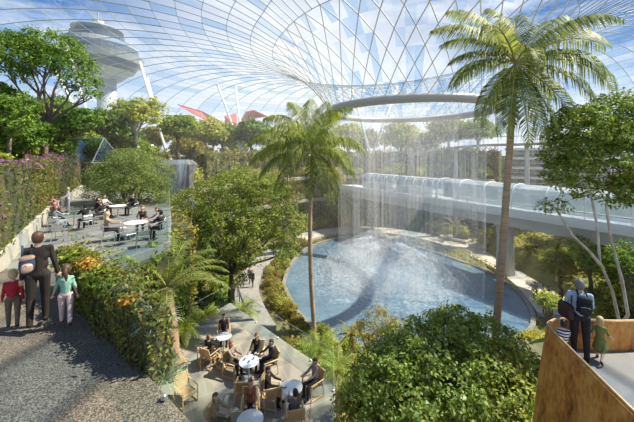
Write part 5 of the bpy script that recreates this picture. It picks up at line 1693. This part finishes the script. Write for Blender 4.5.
# ---- trees on the rim
tree('umbrella_tree', 'large open-branched rim tree standing against the sky at the far left', 'tree', (*at(45, 152, 23).xy, 3.0),
     blobs_px([(30, 62, 23, 36, 20), (62, 66, 23, 30, 18), (15, 48, 23.5, 26, 16), (50, 48, 23.5, 32, 15), (80, 84, 23, 18, 12), (92, 96, 22.5, 9, 8), (8, 74, 22.5, 20, 14)]),
     G_DEEP, M_BARK, .2, .42, 520, 30, .55, .2, .5, seed=41, twigs=3, zmin=-.3)
RT = [(10, 112, 19, 26, 20, 'G_DEEP', 'dark dense rim tree at the far left edge beneath the open-branched one'), (-6, 120, 20, 22, 22, 'G_DEEP', 'dark rim tree half outside the view at the far left'),
      (75, 118, 27, 24, 9, 'G_DEEP', 'dark flat-layered conifer-like tree under the open-branched rim tree'), (40, 122, 30, 20, 14, 'G_MID', 'mid-green rim tree behind the glass skylight'),
      (106, 124, 34, 18, 13, 'G_DEEP', 'dark spreading rim tree beside the tall white struts'), (136, 113, 36, 24, 12, 'G_PALE', 'flat-topped pale-green rim tree below the control tower'),
      (178, 130, 42, 17, 12, 'G_MID', 'rim tree right of the struts above the cascade'), (205, 133, 50, 18, 11, 'G_PALE', 'hazy pale rim tree below the first red canopy fold'),
      (222, 136, 56, 12, 10, 'G_MID', 'small dark rim tree left of the far struts'), (251, 133, 58, 18, 12, 'G_DEEP', 'rounded dark rim tree right of the far struts'),
      (272, 140, 66, 12, 9, 'G_PALE', 'small hazy rim tree left of the slender palm crown'), (348, 136, 70, 14, 10, 'G_PALE', 'pale hazy rim tree right of the slender palm crown'),
      (366, 139, 72, 10, 8, 'G_OLIVE', 'small olive rim tree below the oculus ring'), (401, 136, 66, 18, 11, 'G_PALE', 'round pale rim tree left of the white cube house'),
      (448, 131, 62, 21, 11, 'G_PALE', 'wide pale rim tree right of the white cube house'), (478, 131, 58, 15, 10, 'G_MID', 'mid-green rim tree left of the big palm trunk'),
      (130, 146, 38, 24, 6, 'G_MID', 'low spreading green tree on the rim lip left of the cascade'), (190, 146, 47, 14, 6, 'G_OLIVE', 'low olive rim tree just above the cascade'),
      (60, 142, 26, 14, 12, 'G_MID', 'bushy rim tree at the end of the glass skylight'), (20, 146, 24, 14, 10, 'G_PALE', 'pale bushy rim tree over the purple-flowered wall'), (92, 144, 32, 10, 8, 'G_MID', 'bushy rim tree at the footing of the tall struts')]
RT += [(0, 100, 24, 26, 16, 'G_DEEP', 'dark rim tree behind the open-branched one at the far left'), (28, 134, 21, 20, 14, 'G_DEEP', 'dark low rim tree over the flowering wall'), (52, 112, 33, 20, 14, 'G_DEEP', 'dark rim tree behind the fork of the open-branched one'),
       (86, 132, 36, 16, 12, 'G_MID', 'mid-green rim tree just left of the tall struts'), (120, 136, 44, 18, 10, 'G_DEEP', 'dark rim tree under the flat-topped pale-green one'), (158, 138, 50, 14, 9, 'G_OLIVE', 'olive rim tree behind the struts above the cascade'),
       (192, 138, 58, 14, 9, 'G_DEEP', 'dark hazy rim tree below the first red canopy fold'), (236, 142, 66, 12, 7, 'G_MID', 'low hazy rim tree at the footing of the far struts'), (425, 141, 68, 12, 7, 'G_MID', 'low rim tree in front of the white cube house'),
       (326, 141, 68, 12, 8, 'G_MID', 'low hazy rim tree right of the slender palm trunk'), (300, 138, 70, 14, 9, 'G_PALE', 'hazy pale rim tree behind the slender palm crown')]
GM = dict(G_DEEP=G_DEEP, G_MID=G_MID, G_PALE=G_PALE, G_OLIVE=G_OLIVE)
for i, (u, v, d, w, h, m, lab) in enumerate(RT):
    rng = np.random.default_rng(100 + i); sp_ = []
    for k in range(7):
        a = 2 * PI * k / 7 + rng.uniform(-.3, .3)
        sp_.append((u + math.cos(a) * w * rng.uniform(.35, .62), v + rng.uniform(-.5, .5) * h - .15 * h * math.sin(a * 2), d + math.sin(a) * w * d / FPX * .5, w * .62, h * .78))
    sp_.append((u, v - h * .35, d, w * .6, h * .6))
    bx = at(u, 152, d)
    tree('rim_tree', lab, 'tree', (bx.x, bx.y, 2.9), blobs_px(sp_), GM[m], M_BARK if m != 'G_PALE' else M_PALEBARK, min(.3, .006 * d), .55, 210, 24, .018 * d, .0105 * d, .5, seed=200 + i, twigs=1, zmin=-.8)
# white-trunked palms on the far rim
for i, (u, d, L, lab) in enumerate(((330, 76, 3.0, 'slim rim palm seen under the slender palm fronds'), (357, 78, 3.2, 'slim rim palm left of the oculus struts'), (384, 74, 3.0, 'slim rim palm right of the oculus struts'), (212, 60, 2.6, 'slim rim palm in front of the red canopy'), (285, 72, 2.8, 'slim rim palm left behind the slender palm'))):
    p = at(u, 150, d); p.z = 2.8
    palm('rim_palm', lab, [p, p + Vector((.1, 0, 2)), p + Vector((.2, 0, 4.2))], .16, fr([(k * 47 % 360, (60, 30, 5)[k % 3], L, 1.4) for k in range(13)]), .2, G_PALE, M_RIB, seed=50 + i, pairs=16)

# ---- shrubs, cycads and ground cover in the valley
PROTO = {}
for nm, m, r, n_, lf, fl in (('mid', G_MID, (1, 1, .8), 60, .2, None), ('olive', G_OLIVE, (1, 1, .8), 60, .2, None), ('pale', G_PALE, (1, 1, .85), 60, .2, None), ('yellow', G_YELLOW, (1, 1, .8), 64, .2, None),
                             ('deep', G_DEEP, (1, 1, .9), 60, .22, None), ('flower', G_OLIVE, (1, 1, .7), 55, .18, F_PINK), ('brown', G_BROWN, (1, 1, .8), 60, .2, None)):
    PROTO[nm] = [m, r, n_, lf, fl, None]
seedc = [300]


def shrub(kind, loc, s, label, group=None, rz=None):
    P = PROTO[kind]
    if P[5] is None:
        seedc[0] += 1
        P[5] = shrub_proto('shrub', P[1], P[0], P[2], 18, .36, P[3], seed=seedc[0], flower=P[4]); o = P[5]
    else: o = copy_tree(P[5])
    place(o, loc, random.uniform(0, 6) if rz is None else rz, s); tag(o, label, 'shrub', group)
    if not group and 'group' in o: del o['group']
    return o


rim_s = [np.array(p) for p in spline([(-11.8, 9.5), (-18.4, 18.6), (-25.5, 31), (-24, 44), (-16, 56), (-3, 64), (12, 66), (24, 62.5), (31, 60)], 4)]


def inside(p, poly):
    c = False; j = len(poly) - 1
    for i in range(len(poly)):
        a, b_ = poly[i], poly[j]
        if (a[1] > p[1]) != (b_[1] > p[1]) and p[0] < (b_[0] - a[0]) * (p[1] - a[1]) / (b_[1] - a[1]) + a[0]: c = not c
        j = i
    return c


lagp = [(p[0], p[1]) for p in lag_s]
walkp = [np.array(p[:2]) for p in lws]; farp = [np.array(p) for p in spline([tuple(p)[:2] for p in far], 5)]


def free(x, y, gap=.5):
    if inside((x, y), LT) or inside((x, y), TERR): return False
    q = np.array((x, y))
    if min(np.linalg.norm(q - p) for p in walkp) < 1.35 + gap: return False
    if min(np.linalg.norm(q - p) for p in farp) < 1.9 + gap: return False
    if min(np.linalg.norm(q - np.array(p)) for p in lagp) < gap * 1.2: return False
    return not inside((x, y), lagp)


def zone(n, poly, kinds, s, label, group, seed, zfun=None):
    rr = random.Random(seed); xs = [p[0] for p in poly]; ys = [p[1] for p in poly]; k = 0; tries = 0; pl = []
    while k < n and tries < 4000:
        tries += 1
        x, y = rr.uniform(min(xs), max(xs)), rr.uniform(min(ys), max(ys)); sz = rr.uniform(*s)
        if not inside((x, y), poly) or not free(x, y, sz * .75): continue
        if any((x - a) ** 2 + (y - b_) ** 2 < (.75 * (sz + c)) ** 2 for a, b_, c in pl): continue
        pl.append((x, y, sz)); kd = rr.choice(kinds); k += 1
        shrub(kd, (x, y, VALLEY - .38 if zfun is None else zfun(x, y)), (sz, sz, sz * rr.uniform(.85, 1.3)), label[kd] if isinstance(label, dict) else label, group + ' (' + kd + ')' if isinstance(label, dict) else group)
    return pl


KN = {'mid': 'mid-green', 'olive': 'olive', 'pale': 'pale green', 'yellow': 'yellow-green', 'deep': 'dark green', 'flower': 'pink-flowering', 'brown': 'brownish'}


def zl(text, kinds): return {k: KN[k] + ' ' + text for k in kinds}


zone(34, [(-7, 22), (-2.4, 20), (1, 19.5), (2.8, 20), (-.5, 24), (-3.4, 30), (-3, 40), (-1, 46), (-5.5, 44), (-6, 36), (-6.2, 28)], ['pale', 'mid', 'olive', 'flower'], (.55, 1.0),
     zl('shrub on the bank between the grey walk and the lagoon', ['pale', 'mid', 'olive', 'flower']), 'shrubs between walk and lagoon', 1)
zone(30, [(1.3, 7), (4.2, 8), (9, 12), (12, 18), (10, 19.5), (4, 19.3), (-1, 18.5), (-4, 19.5), (-1, 15.2), (1.4, 13)], ['mid', 'deep', 'olive', 'pale'], (.7, 1.3),
     zl('shrub between the lower terrace glass and the near lagoon shore', ['mid', 'deep', 'olive', 'pale']), 'shrubs on the near lagoon shore', 2)
zone(26, [(-16, 20), (-8.8, 14.5), (-7, 21), (-8.6, 28), (-8.4, 38), (-6, 44), (-9, 48), (-14, 40)], ['mid', 'deep', 'olive'], (.9, 1.7),
     zl('shrub under the round tree on the left valley floor', ['mid', 'deep', 'olive']), 'shrubs under the round tree', 3)
zone(30, [(-9, 49), (-4, 47.5), (1, 52), (10, 52.5), (17, 49), (23, 43), (27, 44), (24, 53), (12, 59), (2, 59.5), (-4, 56)], ['olive', 'pale', 'mid', 'brown', 'yellow'], (1.0, 2.1),
     zl('shrub at the foot of the planted cliff behind the viaduct', ['olive', 'pale', 'mid', 'brown', 'yellow']), 'shrubs behind the viaduct', 4)


def slope(x, y):
    return VALLEY - .4 + max(0, min(6.0, (x - 18.5 - (30 - y) * .15) * .34))


zone(44, [(13, 14.5), (18, 12.5), (34, 13), (38, 26), (34, 38), (25, 36), (24, 29), (20, 22)], ['yellow', 'olive', 'mid', 'yellow', 'brown'], (.9, 1.8),
     zl('shrub on the slope right of the viaduct pier', ['yellow', 'olive', 'mid', 'brown']), 'shrubs on the right slope', 5, lambda x, y: slope(x, y) - .05)
zone(12, [(8, 10), (12, 9), (16, 13), (13, 17), (10, 13)], ['yellow', 'deep', 'olive'], (1.0, 1.7), zl('shrub below the rusted parapet at the lagoon end', ['yellow', 'deep', 'olive']), 'shrubs below the parapet', 6)
# bank under those on the right
b = MB(); vs, fs = [], []
xs = np.linspace(13, 46, 18); ys = np.linspace(9, 42, 14)
for y in ys:
    for x in xs: vs.append((x, y, slope(x, y) + .06 * math.sin(x * 2.1 + y) if free(x, y, .3) or x > 24 else VALLEY - .5))
for j in range(13):
    for i in range(17): fs.append((j * 18 + i, j * 18 + i + 1, j * 18 + 19 + i, j * 18 + 18 + i))
b.add(vs, fs)
tag(b.build('terrain_bank', mat('bank', (.16, .17, .05), (.26, .25, .09), scale=.8, rough=.95)), 'planted bank on the right', kind='structure')
rr = random.Random(9)
for i in range(66):
    t = i / 66 * (len(rim_s) - 1); k = int(t); p_ = rim_s[k] * (1 - t + k) + rim_s[min(k + 1, len(rim_s) - 1)] * (t - k)
    d_ = unit(p_ - np.array(RIMC)) * rr.uniform(1.2, 3.4); kd = rr.choice(['mid', 'olive', 'pale', 'deep'] if p_[0] > -15 else ['mid', 'deep', 'deep', 'olive']); sz = rr.uniform(.9, 1.5)
    shrub(kd, (p_[0] + d_[0], p_[1] + d_[1], 3.05), (sz, sz, sz * rr.uniform(.6, .9)), KN[kd] + ' low shrub on the lip of the valley rim', 'rim shrubs (' + kd + ')')
for z, pts in LEDGE:
    for i in range(30):
        q = pts[min(len(pts) - 1, int(i / 30 * len(pts)))]; kd = rr.choice(['olive', 'pale', 'yellow', 'mid', 'flower']); sz = rr.uniform(.9, 1.7)
        shrub(kd, (q[0] + rr.uniform(-.6, .6), q[1] + rr.uniform(-.4, .2), z - .05), (sz, sz * .8, sz * rr.uniform(.7, 1.2)), KN[kd] + (' shrub on the upper stone ledge of the far cliff' if z > -2 else ' shrub on the lower stone ledge of the far cliff'), 'ledge shrubs (%s, %s)' % (kd, 'upper' if z > -2 else 'lower'))
# taller plants against the far cliff and on the right slope
for i, (u, v, d, w, h, m, lab) in enumerate(((196 + 210, 172, 53, 13, 8, 'G_PALE', 'pale feathery tree pushing up beside the first train car'), (372, 215, 52, 10, 12, 'G_OLIVE', 'olive tree under the viaduct, behind the rain curtain'),
                                            (340, 205, 54, 14, 16, 'G_MID', 'mid-green tree below the viaduct end'), (330, 178, 57, 12, 14, 'G_OLIVE', 'olive tree on the cliff right of the slender palm trunk'),
                                            (560, 265, 27, 16, 18, 'G_OLIVE', 'olive bushy tree by the pier on the right slope'), (590, 255, 26, 20, 20, 'G_MID', 'bushy tree under the viaduct, between the white stems and the pier'), (628, 262, 22, 18, 24, 'G_DEEP', 'dark bushy tree behind the white stems'),
                                            (548, 300, 19, 10, 8, 'G_PALE', 'low leafy bush beside the strolling couple'), (283, 190, 40, 20, 20, 'G_OLIVE', 'olive valley tree behind the round tree top'), (295, 222, 44, 14, 16, 'G_PALE', 'pale valley tree above the head of the lagoon'))):
    rng = np.random.default_rng(500 + i)
    sp_ = [(u + math.cos(k * 1.26) * w * .5, v + math.sin(k * 2.1) * h * .4, d + math.sin(k * 1.26) * .8, w * .55, h * .6) for k in range(5)]
    x, y = at(u, v, d).xy
    tree('valley_tree', lab, 'tree', (x, y, (slope(x, y) - .2) if x > 13 and y < 42 else VALLEY - .4), blobs_px(sp_), {'G_YELLOW': G_YELLOW, **GM}[m], M_BARK, .1 + .002 * d, .6, 130, 20, .02 * d, .009 * d, .5, seed=600 + i, twigs=1)
# cycads on the promenade
for i, (u, v, d_, lab) in enumerate(((487, 249, 39.5, 'cycad palm in a planter left of the big palm trunk'), (455, 240, 44, 'cycad palm in a planter farther along the promenade'), (528, 268, 33, 'cycad palm beside the viaduct pier'))):
    p = on(u, v, VALLEY)
    palm('cycad', lab, [p + Vector((0, 0, -.3)), p + Vector((0, 0, .7)), p + Vector((0, 0, 1.9))], .3, fr([(k * 41 % 360, (62, 34, 12)[k % 3], 2.3, 1.5) for k in range(26)]), .17, G_OLIVE, M_RIB, seed=70 + i, pairs=22, cat='palm tree', hang=.1)
    b = MB(); b.box((p.x, p.y, VALLEY + .15), (4.2, 2.2, .65), rz=-.85, bev=.1)
    tag(b.build('planter', mat('planter', (.5, .45, .36), (.42, .38, .3), scale=2), loc=(p.x, p.y, VALLEY - .2)), 'stone planter under the ' + lab.replace('cycad palm in a planter', 'cycad'), 'planter')
for i, (u, v, d, n_, L, m, lab) in enumerate(((556, 250, 29, 26, 2.0, G_MID, 'spiky star-shaped plant high on the right slope'), (352, 336, 17, 30, 1.5, G_OLIVE, 'spiky rosette on the near lagoon shore'), (205, 318, 17, 36, 1.2, G_PALE, 'pale fern at the tip of the lower terrace'), (183, 330, 14.5, 36, 1.2, G_MID, 'fern beside the stout palm trunk'),
                                              (243, 312, 19.5, 36, 1.3, G_PALE, 'pale fern outside the lagoon-side glass'), (318, 352, 14.5, 40, 1.4, G_MID, 'fern outside the far end of the lagoon-side glass'), (338, 372, 12.6, 40, 1.2, G_PALE, 'pale fern at the corner of the lower terrace'))):
    p = at(u, v, d)
    zb = slope(p.x, p.y) if p.x > 13 and p.y < 42 else VALLEY - .4
    r = rosette('rosette_plant', lab, 'plant', (p.x, p.y, zb), n_, L, .16 if n_ < 35 else .3, m, 80 + i, el=(.2, 1.3), droop=.9, pin=0 if n_ < 35 else 14)
    if p.z > zb + .4:
        b = MB(); b.tube([(p.x, p.y, zb), (p.x, p.y, p.z)], .09, 6); b.build('stem', M_PALMBARK, r)
        for ch in kids(r):
            if ch.name.startswith(('blade', 'foliage')): ch.location = (0, 0, p.z - zb)
for i, (u, v, d, kd) in enumerate(((522, 322, 17.5, 'yellow'), (531, 336, 16.5, 'yellow'), (519, 340, 15.5, 'olive'), (528, 306, 20.5, 'yellow'))):
    p = at(u, v, d); shrub(kd, (p.x, p.y, VALLEY - .38), (1.0, 1.0, 1.25), ('%s shrub at the lagoon corner beside the rusted parapet' % KN[kd]), 'lagoon corner shrubs (%s)' % kd)
# leafy ground cover over the valley floor
rng = np.random.default_rng(77)
xy = np.column_stack([rng.uniform(-24, 34, 42000), rng.uniform(9, 60, 42000)])
ok = np.array([free(x, y, .15) for x, y in xy])
ok &= ~((xy[:, 0] > 13) & (xy[:, 1] < 42))
xy = xy[ok]
p = np.column_stack([xy, VALLEY - .33 + .3 * rng.uniform(0, 1, len(xy)) ** 2])
o = mesh_obj('ground_cover', leaves_mesh('ground_cover', p, np.tile([0, 0, 1.0], (len(p), 1)), .34, .55, rng, [G_OLIVE]))
tag(o, 'low leafy ground cover on the valley floor', 'ground cover', kind='stuff')
xy = np.column_stack([rng.uniform(13, 45, 22000), rng.uniform(10, 41, 22000)])
ok = np.array([free(x, y, .15) for x, y in xy]); xy = xy[ok]
p = np.column_stack([xy, np.array([slope(x, y) for x, y in xy]) + .05 + .25 * rng.uniform(0, 1, len(xy)) ** 2])
o = mesh_obj('slope_cover', leaves_mesh('slope_cover', p, np.tile([0, 0, 1.0], (len(p), 1)), .34, .55, rng, [G_YELLOW]))
tag(o, 'yellow-green ground cover on the right slope', 'ground cover', kind='stuff')

# ------------------------------------------------------------------ haze, sky, sun, camera
HAZE = 0.0045
if HAZE > 0:
    m, nt, out = new_mat('mist')
    v = N(nt, 'ShaderNodeVolumeScatter', Density=HAZE, Anisotropy=.3, Color=(1, .93, .8, 1)); nt.links.new(v.outputs[0], out.inputs['Volume'])
    b = MB(); b.box((4, 64, 2), (130, 84, 26)); tag(b.build('mist', m), 'warm haze filling the far half of the dome', 'haze', kind='stuff')

w = bpy.data.worlds.new('sky'); scene.world = w; w.use_nodes = True
nt = w.node_tree; nt.nodes.clear()
out = N(nt, 'ShaderNodeOutputWorld'); bg = N(nt, 'ShaderNodeBackground')
tc = N(nt, 'ShaderNodeTexCoord'); sep = N(nt, 'ShaderNodeSeparateXYZ'); nt.links.new(tc.outputs['Generated'], sep.inputs[0])
rs = ramp(nt, [(0.0, (.86, .89, .92)), (.08, (.62, .75, .88)), (.18, (.25, .45, .73)), (.36, (.07, .2, .48)), (1.0, (.05, .15, .42))])
nt.links.new(sep.outputs['Z'], rs.inputs[0])
mp = N(nt, 'ShaderNodeMapping'); mp.inputs['Scale'].default_value = (1, 1, 2.6); nt.links.new(tc.outputs['Generated'], mp.inputs[0])
nz = N(nt, 'ShaderNodeTexNoise', Scale=3.2, Detail=7, Roughness=.62, Distortion=.4); nt.links.new(mp.outputs[0], nz.inputs['Vector'])
rc = ramp(nt, [(.47, (0, 0, 0)), (.7, (.8, .8, .8))]); nt.links.new(nz.outputs['Fac'], rc.inputs[0])
mx = N(nt, 'ShaderNodeMix', data_type='RGBA'); nt.links.new(rc.outputs[0], mx.inputs[0]); nt.links.new(rs.outputs[0], mx.inputs[6]); mx.inputs[7].default_value = (.93, .95, .97, 1)
# bright veil of thin cloud low in the north-west
dt = N(nt, 'ShaderNodeVectorMath', operation='DOT_PRODUCT'); nt.links.new(tc.outputs['Generated'], dt.inputs[0])
g0 = Vector((-.06, 1, .16)).normalized(); dt.inputs[1].default_value = g0
mr = N(nt, 'ShaderNodeMapRange'); mr.inputs[1].default_value = .8; mr.inputs[2].default_value = 1.0; mr.inputs[3].default_value = 0; mr.inputs[4].default_value = .85; nt.links.new(dt.outputs['Value'], mr.inputs[0])
mx2 = N(nt, 'ShaderNodeMix', data_type='RGBA'); nt.links.new(mr.outputs[0], mx2.inputs[0]); nt.links.new(mx.outputs[2], mx2.inputs[6]); mx2.inputs[7].default_value = (1.0, 1.0, .98, 1)
nt.links.new(mx2.outputs[2], bg.inputs[0]); bg.inputs[1].default_value = 1.0
nt.links.new(bg.outputs[0], out.inputs[0])

sun = bpy.data.lights.new('sun', 'SUN'); sun.energy = 8.5; sun.angle = .012; sun.color = (1, .9, .72)
so = bpy.data.objects.new('sun', sun); COL.objects.link(so)
so.rotation_euler = Vector((-.6, -.1, -.78)).to_track_quat('-Z', 'Y').to_euler()

cam = bpy.data.cameras.new('camera'); co = bpy.data.objects.new('camera', cam); COL.objects.link(co)
cam.sensor_width = 36; cam.lens = FPX / 634 * 36; cam.shift_y = -(211 - VH) / 634
cam.clip_start = .1; cam.clip_end = 1500
co.location = (0, 0, CAMZ); co.rotation_euler = (PI / 2, 0, 0)
scene.camera = co
scene.view_settings.view_transform = 'Standard'; scene.view_settings.look = 'None'
scene.view_settings.gamma = 1; scene.view_settings.exposure = 0.3; scene.view_settings.use_curve_mapping = False
scene.cycles.max_bounces = 6; scene.cycles.transparent_max_bounces = 24
